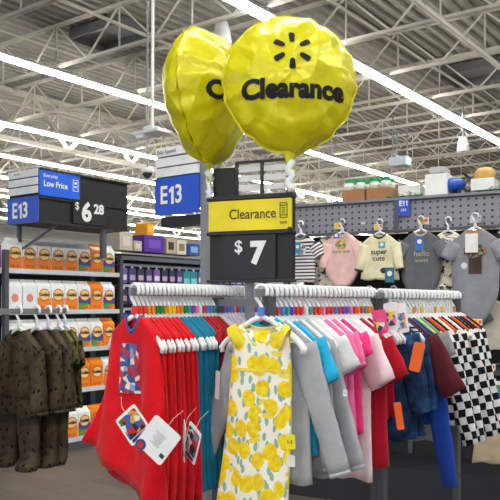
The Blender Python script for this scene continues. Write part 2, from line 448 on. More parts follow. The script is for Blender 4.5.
m = MB(); m.box((l_/2, -.008, zt-.265), (l_, .02, .012)); m.box((l_/2, -.008, zb+.004), (l_, .03, .014)); m.box((l_/2, -.008, zt-.004), (l_, .03, .014)); side(m.build('sign_rail', M_dk, sg))
MB().box((-L2+.03, .1, (zb+1.95)/2), (.035, .035, zb-1.95)).build('sign_post', M_dsteel, sg)
MB().box((-.03, l_*.72, (zb+1.95)/2), (.05, .05, zb-1.95)).build('sign_post', M_dsteel, sg)
MB().bar((-L2+.03, .1, 2.0), (-.05, .25, zb), .02).build('brace', M_dsteel, sg)

# second aisle sign on its post
pr = G(200, 5.45); Ls = .44
s2 = empty('aisle_sign', Vector((pr.x, pr.y, 0)), ROT, 'blue aisle sign with white header strips left of the balloons tail', 'sign')
zt, zb = zat(145, 5.45), zat(212, 5.45)
MB().box((-Ls/2, .03, (zt+zb)/2+.02), (Ls, .05, zt-zb-.06)).build('sign_back', M_dsteel, s2)
bb = zb+.28
MB().box((-Ls/2, -.006, (bb+zb)/2), (Ls, .02, bb-zb)).build('blue_panel', plain('#1450c8', .4), s2)
aisle(.85, s2, -Ls*.60, -.018, (bb+zb)/2+.005, .19, M_white, .004)
for q in range(3): MB().box((-Ls/2, -.006, bb+.045+q*.078), (Ls-.01, .02, .066)).build('header_strip', plain('#e6e8ec', .4), s2)
text('Baby Apparel', .045, plain('#5a5f68'), s2, -Ls*.95, -.018, bb+.045+2*.078, 'header_lettering', 'LEFT', sx=.8)
MB().box((.03, .03, 1.32), (.06, .05, 2.64)).build('post', M_steel, s2)
MB().box((-.2, .05, zb-.05), (.42, .06, .08)).build('lower_bracket', M_dk, s2)
MB().box((.03, .03, .02), (.3, .3, .04)).build('foot', M_dsteel, s2)

# clearance sign on the front rack
dl, dr = 2.72, 2.60
pl, prr = G(209, dl), G(292.5, dr); Lc = (prr-pl).length; ang = math.atan2(prr.y-pl.y, prr.x-pl.x)
cs = empty('clearance_sign', Vector((pl.x, pl.y, 0)), ang, 'yellow and black clearance sign reading seven dollars above the rack', 'sign')
Z = lambda y: zat(y, 2.66)
MB().box((Lc/2, .02, (Z(196)+Z(281))/2), (Lc, .03, Z(196)-Z(281))).build('sign_box', M_black, cs, bev=.003)
MB().box((Lc/2, -.001, (Z(200)+Z(230.5))/2), (Lc-.004, .012, Z(200)-Z(230.5))).build('yellow_panel', plain('#f2dd0a', .4), cs)
text('Clearance', .052, M_black, cs, Lc*.54, -.009, Z(214.5), 'sign_lettering', sx=.86)
icon(cs, Lc*.905, Z(212), .052, -.008, M_black)
text('SAVE', .012, M_black, cs, Lc*.905, -.009, Z(224), 'sign_lettering')
MB().box((Lc*.50, -.001, Z(257)), (Lc*.62, .01, Z(235)-Z(279))).build('price_card', plain('#15171b', .45), cs)
text('$', .062, M_white, cs, Lc*.375, -.009, Z(247), 'price_lettering', bold=.0008)
text('7', .105, M_white, cs, Lc*.60, -.009, Z(254), 'price_lettering', bold=.006)
m = MB(); m.box((Lc/2, .01, Z(233)), (Lc+.01, .045, .012)); m.box((Lc/2, .01, Z(197)), (Lc+.01, .045, .016)); m.box((Lc/2, .01, Z(281)), (Lc+.01, .045, .01)); m.build('sign_rail', M_dk, cs, bev=.002)
m = MB(); m.disc((Lc-.005, -.018, Z(231.5)), .010, .02, 12); m.build('clip', M_black, cs)
MB().box((Lc*.45, .04, (Z(281)+1.42)/2), (.03, .02, Z(281)-1.42)).build('post', M_steel, cs)
# black header boxes standing on top of the sign
MB().box((.055, .03, Z(182)+.0), (.088, .04, Z(166)-Z(199))).build('top_plate', M_black, cs, bev=.004)
# slatted wire frame further behind
d = 4.4; wf0 = G(237, d); hs = empty('slatted_frame', Vector((wf0.x, wf0.y, 0)), ang, 'grey slatted sign frame standing behind the clearance sign', 'sign frame')
wL = 47/FPX*d/.87; z0, z1 = zat(230, d), zat(163, d)
m = MB()
for q in range(7): m.box((wL/2, .01, z1-.04-q*.055), (wL, .012, .034))
m.build('slat', plain('#d6d8da', .4), hs)
m = MB()
for xx in (0, wL*.5, wL): m.box((xx, 0, (z0+z1)/2), (.014, .03, z1-z0))
m.box((wL/2, 0, z1), (wL, .03, .012)); m.build('frame', M_dk, hs)
MB().box((wL/2, .02, z0/2), (.04, .04, z0)).build('post', M_dk, hs)

# ---------------------------------------------------------------- balloons
M_foil = foil(); M_ink = plain('#14120a', .85)
def hsh(a, b=0): return (math.sin(a*12.9898+b*78.233)*43758.5453) % 1
def balloon(px, py, d, R, yaw, tilt, roll, T, seed, lab, drop, tail):
    o = empty('foil_balloon', P(px, py, d), 0, lab, 'balloon', 'clearance balloons')
    o.rotation_euler = (tilt, roll, yaw)
    def ro(th):
        e = R*(1+.012*math.cos(14*th+seed)+.008*math.cos(23*th+seed*2))
        dwn = max(0, -math.sin(th)); return e*(1+drop*dwn**(4 if drop > .1 else 6))
    def hgt(x, z, full=True):
        th = math.atan2(z, x); r = math.hypot(x, z)/ro(th); r = min(r, 1)
        h = T*(1-r**2.2)**.62
        kk = 14+int(seed) % 3
        h *= 1-.16*(r**3)*(.5+.5*math.cos(kk*th+seed+1.5*math.sin(2*th)))
        h += .012*math.sin(3*x/R*2+seed+2*math.sin(4*z/R))*math.cos(4*z/R+seed*1.7)*(1-r*r)*r
        h -= .015*abs(math.sin(3.5*th+seed+3*r))*(1-r)*r*2
        h -= .010*abs(math.sin(9*z/R+2.2*math.sin(3*x/R+seed)+seed))*r*(1-r*.6)*(1 if z < R*.1 else .35)
        h += .010*abs(math.sin(7*x/R+3*math.sin(2*z/R+seed)))*r*(1-r*.5)*(1 if z < -R*.1 else .3)
        q_ = min(1, r/.55); base_ = T*(1-r**2.2)**.62
        k2 = .4+.6*min(1, max(0, (abs(z+R*.05)-R*.35)/(R*.3)))
        return base_+(h-base_)*k2
    m = MB(); NR, NA = 26, 96
    for sgn in (-1, 1):
        rings = []
        for i in range(NR+1):
            r = (i/NR); r = math.sin(r*math.pi/2); r = max(r, .002)
            ring = []
            for j in range(NA):
                th = 2*math.pi*j/NA; x, z = ro(th)*r*math.cos(th), ro(th)*r*math.sin(th)
                ring.append((x, sgn*hgt(x, z), z))
            rings.append(ring if sgn < 0 else ring[::-1])
        m.loft(rings)
    rim = [[], []]
    for j in range(NA):
        th = 2*math.pi*j/NA; e = ro(th); c, s_ = math.cos(th), math.sin(th); wv = .004*math.sin(30*th)
        rim[0].append((e*.985*c, wv*.3, e*.985*s_)); rim[1].append((e*1.03*c, wv, e*1.03*s_))
    m.loft(rim); m.build('envelope', M_foil, o, True)
    fn = lambda X, Zz: -hgt(X, Zz)-.0022
    text('Clearance', R*.385, M_ink, o, R*.02, 0, -R*.27, 'balloon_lettering', bold=.0042, fn=fn, sx=.97)
    for q in range(6):                                   # six-ray spark
        a_ = math.radians(90+60*q); c = Vector((R*.0, R*.31)); ca, sa = math.cos(a_), math.sin(a_)
        m = MB(); rg = []
        for u in range(7):
            rr_ = R*(.13+.17*u/6); ww = R*(.034+.018*u/6)*(1 if 0 < u < 6 else .6)
            x1, z1_ = c.x+rr_*ca-ww*sa, c.y+rr_*sa+ww*ca; x2, z2 = c.x+rr_*ca+ww*sa, c.y+rr_*sa-ww*ca; xm, zm = (x1+x2)/2, (z1_+z2)/2
            rg.append([(x1, fn(x1, z1_), z1_), (xm, fn(xm, zm), zm), (x2, fn(x2, z2), z2)])
        m.loft(rg, closed=False); m.build('spark_ray', M_ink, o)
    # neck and tie
    z0 = -R*(1+drop)
    m = MB(); m.loft([[(w_*math.cos(t*math.pi/6), .3*w_*math.sin(t*math.pi/6), z) for t in range(12)] for w_, z in ((.04, z0+.02), (.018, z0-.015), (.010, z0-.04), (.017, z0-.06), (.012, z0-.07))]); m.build('neck', M_foil, o, True)
    m = MB(); path = [(.008*math.sin(q*1.7+seed), .004*math.cos(q*2.1), z0-.03-tail*q/8) for q in range(9)]
    m.tube(path, [.008+.010*hsh(q, seed) for q in range(9)], 7); m.build('tie', plain('#e9eef0', .25), o, True)
    return o
balloon(289.5, 82, 2.5, .222, math.radians(2), math.radians(-3), 0, .115, 1.3, 'large round yellow foil balloon with spark emblem facing front', .09, .10)
balloon(207, 92, 2.75, .228, math.radians(66), math.radians(-4), math.radians(5), .145, 4.1, 'yellow foil balloon turned sideways behind the front balloon', .20, .10)

# ---------------------------------------------------------------- hangers and garments
TABC = {'red': '#e03530', 'orange': '#f28a1c', 'yellow': '#f5d21a', 'green': '#1f8a4c', 'blue': '#4f86d8', 'purple': '#7a4fc0', 'pink': '#e87fae', 'teal': '#25a39b', 'white': '#e8eaee'}
_H = {}
def hanger_proto(col):
    o = empty('clothes_hanger', (0,0,-50), 0, 'x', 'hanger')
    m = MB(); r = .021; path = []
    for q in range(11):
        a_ = math.radians(-35+q*21.5); path.append((r*math.cos(a_), 0, -r+.004+r*math.sin(a_)))
    path += [(-.018, 0, -.036), (-.006, 0, -.052), (0, 0, -.062), (0, 0, -.10)]
    m.tube(path, .0060, 6, .0066); m.build('hook', M_hang, o, True)
    m = MB()
    for s_ in (-1, 1):
        m.tube([(0, 0, -.094), (s_*.03, 0, -.106), (s_*.09, 0, -.148), (s_*.122, 0, -.174), (s_*.137, 0, -.192), (s_*.134, 0, -.208)], [.005,.005,.005,.006,.006,.004], 6, .009)
    m.tube([(-.115, 0, -.172), (.115, 0, -.172)], .003, 6); m.build('arms', M_hang, o, True)
    MB().box((0, 0, -.079), (.019, .0135, .029)).build('size_tab', plain(TABC[col], .4), o, bev=.002)
    return o
def hanger(col, loc, rz, lab, grp):
    if col not in _H:
        _H[col] = hanger_proto(col); o = _H[col]; o.location = loc; o.rotation_euler = (0,0,rz); tag(o, lab, 'hanger', grp); return o
    return dup(_H[col], loc, rz, lab, grp)

def armz(x):
    x = abs(x); pts = ((0, -.094), (.03, -.106), (.09, -.148), (.122, -.174), (.16, -.201))
    for (a_, b_), (c_, d_) in zip(pts, pts[1:]):
        if x <= c_: return b_+(d_-b_)*(x-a_)/(c_-a_)
    return pts[-1][1]
def garment(name, mat, W=.25, L=.5, hem=.3, b=.009, wave=.004, kx=40, sleeve=None, slen=.1, cuff=None, collar=None, cut='shirt', seed=0, neckw=.05, scoop=.03, lean=0, skew=0, swing=0, solid=.0015, sang=75):
    """returns Empty at the hook point; local X along the hanger, front faces -Y"""
    o = empty(name, (0,0,-50), 0, 'x', 'clothing'); rnd = random.Random(seed)
    p1, p2, p3 = rnd.random()*6, rnd.random()*6, rnd.random()*6
    zs = armz(W/2)+.016
    def wy(x, z):
        t = min(1, max(0, (zs+.03-z)/.30)); 
        return wave*t*(math.sin(kx*x+p1+2.5*z)+.5*math.sin(kx*2.1*x+p2-5*z))+swing*max(0, zs-z)
    def hw(z):                                   # half width of the body
        t = max(0, min(1, (zs-z)/(L-.055)))
        if cut == 'bodysuit':
            base = W/2+.004*math.sin(t*6)
            if t > .62: base *= 1-.62*((t-.62)/.38)**1.6
            return base
        if cut == 'aline': return W/2+(hem-W)/2*t**.8
        return W/2-.008*math.sin(t*3.1)+(hem-W)/2*t
    N = 36; rings = []
    def ring(a_, bb, z, sc=0, f=1, ex=.6):
        rg = []
        for j in range(N):
            th = 2*math.pi*j/N; c, s_ = math.cos(th), math.sin(th)
            x = a_*(abs(c)**.8)*(1 if c > 0 else -1); y = -bb*(abs(s_)**ex)*(1 if s_ > 0 else -1)
            zz = z-(sc*max(0, 1-(x/neckw)**2) if s_ > 0 else sc*.25*max(0, 1-(x/neckw)**2))
            if cut != 'bodysuit': zz += 0 if f > 0 else .006*math.sin(9*x*6+p3)
            t_ = max(0, (zs-zz)/L); X_ = x+lean*t_*t_*L
            rg.append((X_, y+wy(x, zz), zz-skew*x*t_))
        return rg
    for q in range(6):
        t = q/5; aa = neckw+(W/2-neckw)*t; rings.append(ring(aa, b*(.9+.1*t), armz(aa)+.016, scoop*(1-t)**1.5, 1, .28))
    NZ = 16
    for q in range(1, NZ+1):
        z = zs-(L-.055)*q/NZ; rings.append(ring(hw(z), b*(1+.9*q/NZ), z, f=1 if q < NZ else -1))
    m = MB(); m.loft(rings); body = m.build('body', mat, o, True, solid=solid)
    if collar:
        cr = []
        for zz, e in ((.004, 0), (-.010, .004)):
            cr.append([(x*(1+e*12), y-(0.002 if y < 0 else -.002), z+zz) for (x, y, z) in rings[0]])
        MB().loft(cr).build('neckband', collar, o, True, solid=.002)
    if sleeve:
        for s_ in (-1, 1):
            x0, z0 = s_*(W/2-.028), zs-.012
            if sleeve == 'short': ang_ = math.radians(60); wd = .058; pts = 5
            elif sleeve == 'ruffle': ang_ = math.radians(25); wd = .04; pts = 4
            else: ang_ = math.radians(sang+3*rnd.random()); wd = .050; pts = 12
            dr_ = Vector((s_*math.cos(ang_), 0, -math.sin(ang_))); nr = Vector((math.sin(ang_)*s_, 0, math.cos(ang_)))*s_
            nr = Vector((s_*math.sin(ang_), 0, math.cos(ang_)))
            rs = []; sw = rnd.uniform(-.03, .01)
            for q in range(pts+1):
                t = q/pts; c = Vector((x0, 0, z0))+dr_*slen*t+Vector((0, sw*t-.004, 0))
                w_ = wd*(1-.32*t) if sleeve == 'long' else wd*(1-.08*t)
                th_ = b*(1.1+.9*t) if sleeve == 'long' else b*(1.1+.5*t)
                rg = []
                for j in range(20):
                    a_ = 2*math.pi*j/20; u, v_ = math.cos(a_)*w_*(.98+.04*math.sin(q*1.9+p2)), math.sin(a_)*th_
                    pt = c+nr*u+Vector((0, v_+.004*math.sin(u*60+q*.6+p1)*t, 0)); rg.append(tuple(pt))
                rs.append(rg)
            mm = mat
            MB().loft(rs).build('sleeve', cuff if sleeve == 'ruffle' and cuff else mat, o, True, solid=solid)
            if cuff and sleeve != 'ruffle':
                cc = [[(c_[0]*1.0, c_[1]*1.04, c_[2]) for c_ in rs[-1]], [tuple(Vector(c_)+dr_*.014) for c_ in rs[-1]]]
                MB().loft(cc).build('cuff', cuff, o, True, solid=.0025)
    def fy(x, z):
        t = max(0, min(1, (zs-z)/(L-.055))); a_ = max(hw(z), .02); xx = min(.999, abs(x/a_))
        c = xx**(1/.8); s_ = math.sqrt(max(0, 1-c*c)); return -b*(1+.9*t)*(s_**.6)+wy(x, z)-solid/2-.0012
    return o, fy
def patch(o, fy, pts_fn, mat, name, nu=8, nv=8, off=.0):
    """grid patch on garment front: pts_fn(u,v)->(x,z)"""
    m = MB(); rs = []
    for i in range(nv+1):
        rs.append([(lambda q: (q[0], fy(q[0], q[1])-off, q[1]))(pts_fn(j/nu, i/nv)) for j in range(nu+1)])
    m.loft(rs, closed=False); return m.build(name, mat, o, True)
def rect(x0, x1, z0, z1): return lambda u, v: (x0+(x1-x0)*u, z1+(z0-z1)*v)
def blob(cx, cz, rx, rz): 
    def f(u, v):
        a_ = u*2*math.pi; r = max(v, .02); return (cx+rx*r*math.cos(a_), cz+rz*r*math.sin(a_))
    return f
used = set()
def place(proto, loc, rz, lab, grp):
    o, _ = proto
    if o.name in used: return dup(o, loc, rz, lab, grp)
    used.add(o.name); o.location = loc; o.rotation_euler = (0,0,rz); tag(o, lab, 'clothing', grp); return o

class Rail:
    def __init__(s, px, d, length, zr): s.o = G(px, d, zr); s.L = length; s.z = zr
    def at(s, t, dz=0): return s.o+U1*t+Vector((0,0,dz))
RA = Rail(134, 2.33, .70, 1.552); RB = Rail(258, 2.30, .80, 1.548); RC = Rail(379, 2.90, .90, 1.545); RD = Rail(-60, 3.05, .66, 1.478)

def rack(name, lab, rails, posts, cross=None):
    o = empty(name, (posts[0].x, posts[0].y, 0), ROT, lab, 'clothes rack')
    inv = Matrix.Rotation(-ROT, 3, 'Z'); base = Vector((posts[0].x, posts[0].y, 0))
    def lc(p): return inv @ (p-base)
    for r in rails:
        a_, b_ = lc(r.at(-.02, -.016)), lc(r.at(r.L, -.016))
        MB().bar(a_, b_, .010, .026).build('rail', M_steel, o, bev=.002)
    for p, top in [(p, r_) for p, r_ in zip(posts, [1.55]*len(posts))]:
        q = lc(Vector((p.x, p.y, 0))); MB().box((q.x, q.y, (p.z)/2), (.028, .04, p.z)).build('post', M_dsteel, o, bev=.002)
    qs = [lc(Vector((p.x, p.y, 0))) for p in posts]
    m = MB()
    for i in range(len(qs)):
        a_ = qs[i]; m.bar(a_+Vector((-.25, 0, .04)), a_+Vector((.25, 0, .04)), .04, .03)
    for i in range(len(qs)-1): m.bar(qs[i]+Vector((0,0,.07)), qs[i+1]+Vector((0,0,.07)), .04, .03)
    for s_ in (-.22, .22):
        for q in qs: m.tube([q+Vector((s_, 0, 0)), q+Vector((s_, 0, .03))], .02, 8)
    m.build('base_frame', M_dsteel, o)
    if cross:
        for a_, b_ in cross: MB().bar(lc(a_), lc(b_), .02, .025).build('cross_bar', M_steel, o)
    return o
PA = [RA.at(.42).copy(), RB.at(.06).copy(), RB.at(.80).copy()]
for p in PA: p.z = 1.52
rack('clothes_rack', 'two-rail steel clothes rack under the clearance sign', [RA, RB], PA, [(RA.at(.42, -.05), RB.at(.06, -.05)), (RA.at(.69, -.05), RB.at(.80, -.05))])
PC = [RC.at(.03).copy(), RC.at(.82).copy()]
for p in PC: p.z = 1.52
oc = rack('clothes_rack', 'grey steel clothes rack holding the checked shirts at right', [RC], PC)
PD = [RD.at(.03).copy(), RD.at(.24).copy()]
for p in PD: p.z = 1.45
rack('clothes_rack', 'grey steel clothes rack holding the brown camouflage sleepers at left', [RD], PD)

# ---- rail A
red = '#d60d1c'
gr0 = garment('red_dress', cloth(red), W=.22, L=.50, hem=.42, b=.014, wave=.019, kx=31, cut='aline', swing=.0, lean=-.16, skew=.42, collar=cloth('#2d5fb0'), seed=3, neckw=.035, scoop=.045)
gr = garment('red_dress', cloth(red), W=.252, L=.52, hem=.35, b=.009, wave=.007, kx=40, cut='aline', lean=-.10, skew=.3, seed=5, neckw=.04)
gr2 = garment('red_dress', cloth('#c30b1a'), W=.252, L=.55, hem=.34, b=.009, wave=.008, kx=34, cut='aline', lean=-.05, skew=.25, seed=6, neckw=.04)
o, fy = gr0
patch(o, fy, rect(-.05, .035, -.335, -.18), comic(2, ['#27427e','#c3213a','#7fa4d8','#2b4a8c','#e9d9d0','#3f64ad','#a01c2c']), 'front_print', 10, 12, .0008)
gt = garment('teal_tee_shirt', cloth('#127a9c'), W=.25, L=.56, hem=.29, b=.008, wave=.005, kx=50, seed=8, neckw=.04)
gd = garment('dark_red_tee_shirt', cloth('#a50f1f'), W=.23, L=.40, hem=.27, b=.008, wave=.005, kx=36, sleeve='short', slen=.05, seed=9, neckw=.04)
gl = garment('pale_grey_tee_shirt', cloth('#b9bcc4'), W=.23, L=.36, hem=.26, b=.008, wave=.004, kx=36, seed=10, neckw=.04)
gv = garment('lilac_tee_shirt', cloth('#c9b6d6'), W=.23, L=.36, hem=.26, b=.008, wave=.004, kx=30, seed=11, neckw=.04)
tabsA = ['red','red','red','orange','orange','green','green','orange','yellow','yellow','orange','orange','green','teal','purple','pink','white','red','blue','blue','teal','green','purple','purple','blue','blue','pink','red','blue','teal','green','red','purple','blue','pink']
plan = [gr0]+[gr, gr2]*4+[gt]*6+[gd]*5+[gl, gv]*8
nm = {id(gr0): 'bright red sleeveless dress with printed front panel', id(gr): 'plain bright red sleeveless dress', id(gr2): 'deeper red sleeveless dress', id(gt): 'teal blue top', id(gd): 'dark red short sleeved top', id(gl): 'pale grey top', id(gv): 'pale lilac top'}
cnt = {}
for i in range(35):
    t = .004+i*.0195; p = RA.at(t); yaw = ROT+math.radians([-8,-10,-9,-10,-8,-9,-7][i] if i < 7 else random.uniform(-7, -1))
    hanger(tabsA[i], p+Vector((0,0,.004)), yaw, 'white plastic hanger with %s size tab, %s from left on left clearance rail' % (tabsA[i], ORD[i]), 'hangers on left clearance rail')
    g = plan[i]; n = cnt.get(id(g), 0); cnt[id(g)] = n+1
    lab = nm[id(g)]+(' leftmost on the left clearance rail' if i == 0 else ', %s of its colour on left clearance rail' % ORD[n])
    place(g, p, yaw, lab, 'clothes on left clearance rail')

# ---- rail B
lem = lemon()
gy = garment('lemon_romper', lem, W=.185, L=.68, hem=.25, lean=-.075, b=.014, wave=.007, kx=42, sleeve='ruffle', slen=.030, cuff=cloth('#f1dc3c'), collar=cloth('#f3e86a'), seed=21, cut='aline', scoop=.07, neckw=.06)
o, fy = gy
patch(o, fy, rect(-.098, .098, -.262, -.252), cloth('#f2de48'), 'yoke_seam', 16, 2, .001)
for q in range(5): patch(o, fy, blob(0.005, -.285-.055*q, .006, .006), plain('#f4efe0', .4), 'button', 8, 3, .003)
patch(o, fy, rect(-.001, .001, -.70, -.262), cloth('#d9c66a'), 'placket', 1, 30, .0015)
gtq = garment('turquoise_tee_shirt', cloth('#27a9d6'), W=.27, L=.42, hem=.27, b=.011, seed=22, sleeve='short', slen=.14)
ggs = garment('grey_long_sleeve_shirt', cloth('#a9abb0'), W=.27, L=.50, hem=.28, sang=70, b=.009, wave=.006, kx=30, seed=23, sleeve='long', slen=.40, cuff=cloth('#a0a2a8'), collar=cloth('#b2b4b8'))
ggd = garment('grey_long_sleeve_shirt', cloth('#93969c'), W=.26, L=.48, hem=.28, b=.009, wave=.006, kx=34, seed=24, sleeve='long', slen=.39, cuff=cloth('#888b92'))
gw = garment('white_tee_shirt', cloth('#dcdde0'), W=.27, L=.42, hem=.27, b=.015, seed=25, sleeve='short', slen=.11)
gp = garment('pink_tee_shirt', cloth('#ec6fa4'), W=.25, L=.44, hem=.28, b=.015, wave=.006, seed=26, sleeve='short', slen=.11, cuff=cloth('#e8659c'))
gh = garment('hot_pink_tee_shirt', cloth('#ec3f88'), W=.25, L=.40, hem=.26, b=.009, seed=27, sleeve='short', slen=.08)
gb = garment('blush_tee_shirt', cloth('#e6cdd2'), W=.28, L=.56, hem=.28, b=.015, wave=.006, seed=28, sleeve='short', slen=.17)
gdr = garment('crimson_tee_shirt', cloth('#a80d24'), W=.31, L=.52, hem=.32, b=.015, wave=.007, kx=28, seed=29, sleeve='short', slen=.15)
gdr2 = garment('crimson_tee_shirt', cloth('#a80d24'), W=.20, L=.40, hem=.20, b=.009, seed=33)
gpk = garment('pink_tee_shirt', cloth('#ec6fa4'), W=.25, L=.46, hem=.28, b=.015, wave=.004, seed=30, sleeve='short', slen=.10)
gpk[0].name = 'pink_tee_shirt'
patch(gpk[0], gpk[1], blob(.07, -.40, .028, .034), comic(5, ['#ef7a2a','#ec6fa4','#d4401d','#f2b03a']), 'round_print', 20, 5, .001)
gti = garment('turquoise_undershirt', cloth('#27a9d6'), W=.17, L=.30, hem=.18, b=.008, seed=32, neckw=.035)
N_ = None
planB = [gy, gti, ggs, N_, gtq, ggd, N_, ggs, N_, gw, N_, gpk, N_, gp, N_, gh, N_, gb, N_, N_, gdr, N_, gdr2, N_, gdr2, N_, gdr2]
nmB = {id(gti): 'narrow turquoise undershirt behind the lemon romper', id(gy): 'yellow lemon print romper with ruffled shoulders', id(gtq): 'turquoise short sleeved top', id(ggs): 'light grey long sleeved shirt', id(ggd): 'mid grey long sleeved shirt', id(gw): 'off white short sleeved top',
  id(gp): 'plain pink short sleeved top', id(gpk): 'pink top with round orange print', id(gh): 'hot pink short sleeved top', id(gb): 'pale blush short sleeved top', id(gdr): 'wide dark crimson short sleeved top', id(gdr2): 'narrow dark crimson sleeveless top'}
tabsB = ['blue','purple','purple','red','blue','teal','purple','red','red','white','teal','red','red','pink','red','red','blue','red','purple','purple','pink','red','orange','red','teal','orange','orange']
cnt = {}
for i, g in enumerate(planB):
    t = .018+i*.0285; p = RB.at(t); yaw = ROT+math.radians([14, 4, 8, 2, 4, 0, 3][i] if i < 7 else random.uniform(-5, 4))
    hanger(tabsB[i], p+Vector((0,0,.004)), yaw, 'white plastic hanger with %s size tab, %s from left on middle clearance rail' % (tabsB[i], ORD[i]), 'hangers on middle clearance rail')
    if g is None: continue
    n = cnt.get(id(g), 0); cnt[id(g)] = n+1
    place(g, p, yaw, nmB[id(g)]+(', foremost on the middle rail' if i == 0 else ', %s of its kind on the middle clearance rail' % ORD[n]), 'clothes on middle clearance rail')

# ---- rail C
def denim():
    t = NT('dark denim'); v = t.coord(); t.base(t.ramp(t.noise(v, 18, 4), [(.3, '#14233f'), (.6, '#274670'), (.75, '#5b7fae')])); t.bump(t.noise(v, 60, 3), .3, .006); return t.fin(.9, 0, .2)
gdn = garment('denim_jacket', denim(), W=.25, L=.47, hem=.27, b=.012, seed=41, sleeve='long', slen=.30)
gst = garment('striped_jersey', stripes('#d8d8da', '#23262e', 90), W=.25, L=.38, hem=.26, b=.010, seed=42)
gm = garment('maroon_tee_shirt', cloth('#5b1f28'), W=.30, L=.34, hem=.28, b=.016, seed=43, sleeve='short', slen=.24)
gbl = garment('royal_blue_shirt', cloth('#1c43a0'), W=.27, L=.42, hem=.24, b=.013, wave=.006, seed=44, sleeve='long', slen=.60, sang=80)
glm = garment('lime_tee_shirt', cloth('#9de83a'), W=.30, L=.42, hem=.27, b=.010, seed=45)
ggr = garment('grey_marl_tee_shirt', cloth('#8f8f92'), W=.29, L=.50, hem=.27, b=.010, seed=46, sleeve='short', slen=.10)
gck = garment('checked_shirt', checker('#16161a', '#dfe0e2', 32), W=.29, L=.44, hem=.30, b=.012, wave=.006, kx=30, seed=47, sleeve='long', slen=.46)
gbk = garment('black_tee_shirt', cloth('#1d1d22'), W=.25, L=.42, hem=.28, b=.010, seed=48)
gor = garment('orange_tee_shirt', cloth('#d9571d'), W=.26, L=.44, hem=.26, b=.010, seed=49)
gwp = garment('white_pink_tee_shirt', cloth('#e8dfe0'), W=.26, L=.40, hem=.27, b=.010, seed=50)
planC = [gdn, gdn, gst, gdn, gm, gbl, glm, ggr, gbk, gor, gck, gwp, gor, gck, gwp, gbk, gor, gck, gbk, gck, gor, gbk]
nmC = {id(gdn): 'dark blue denim jacket', id(gst): 'narrow striped jersey', id(gm): 'maroon short sleeved top', id(gbl): 'long royal blue shirt', id(glm): 'bright lime green top', id(ggr): 'long grey marl top',
  id(gck): 'black and white checked shirt', id(gbk): 'plain black top', id(gor): 'rust orange top', id(gwp): 'off white pink tinged top'}
cnt = {}
for i, g in enumerate(planC):
    t = .02+i*.038; p = RC.at(t); yaw = ROT+math.radians(random.uniform(-4, 6))
    hanger(['white','white','orange','white','yellow','white'][i % 6], p+Vector((0,0,.004)), yaw, 'white plastic hanger %s from left on the right rack rail' % ORD[i], 'hangers on the right rack')
    n = cnt.get(id(g), 0); cnt[id(g)] = n+1
    place(g, p, yaw, nmC[id(g)]+', %s of its kind on the right rack' % ORD[n], 'clothes on the right rack')

# ---- rail D : camouflage sleepers
cm1 = camo(('#373027', '#433b30', '#4d4437'), 12, 'brown spotted fleece', True); cm2 = camo(('#1f2018', '#4d4a2e', '#6b6244'), 20, 'olive camouflage jersey')
def sleeper(mat, seed, L=.35, leg=.27):
    g = garment('camouflage_sleeper', mat, W=.31, L=L, hem=.285, b=.022, wave=.006, kx=24, seed=seed, sleeve='long', slen=.27, cuff=mat, collar=mat, sang=80)
    for s_ in (-1, 1):
        rs = []
        for q in range(12):
            t = q/11; cx = s_*(.068+.014*t); w_ = .070-.016*t; zz = -.13-L+.075-(leg+.045)*t; fw = 0
            if q >= 10: w_ *= 1.12; fw = -.028*(q-9)/2
            rs.append([(cx+w_*math.cos(a_*math.pi/10), fw+(.050-.020*t+(.012 if q >= 10 else 0))*math.sin(a_*math.pi/10)+.004*math.sin(7*t+a_*.6), zz) for a_ in range(20)])
        MB().loft(rs, cap1=True).build('leg', mat, g[0], True)
    return g
gs1 = sleeper(cm1, 61); gcm = garment('camouflage_tee_shirt', cm2, W=.26, L=.36, hem=.27, b=.012, seed=63, sleeve='short', slen=.12); gcr = garment('cream_tee_shirt', cloth('#e9e0cc'), W=.25, L=.3, hem=.26, b=.012, seed=64, sleeve='short', slen=.08)
planD = [(gcr, .08), (gcr, .15), (gs1, .385), (gs1, .485), (gs1, .55), (gcm, .61), (gcm, .65)]
cnt = {}
nmD = {id(gs1): 'brown spotted camouflage fleece sleeper', id(gcm): 'olive green camouflage short sleeved top', id(gcr): 'cream short sleeved top'}
for i, (g, t) in enumerate(planD):
    p = RD.at(t); yaw = ROT+math.radians(4-2*i)
    hanger('white', p+Vector((0,0,.004)), yaw, 'white plastic hanger %s from left on the rail of camouflage clothes' % ORD[i], 'hangers on the left rack')
    n = cnt.get(id(g), 0); cnt[id(g)] = n+1
    place(g, p, yaw, nmD[id(g)]+', %s of its kind on the left rack' % ORD[n], 'clothes on the left rack')
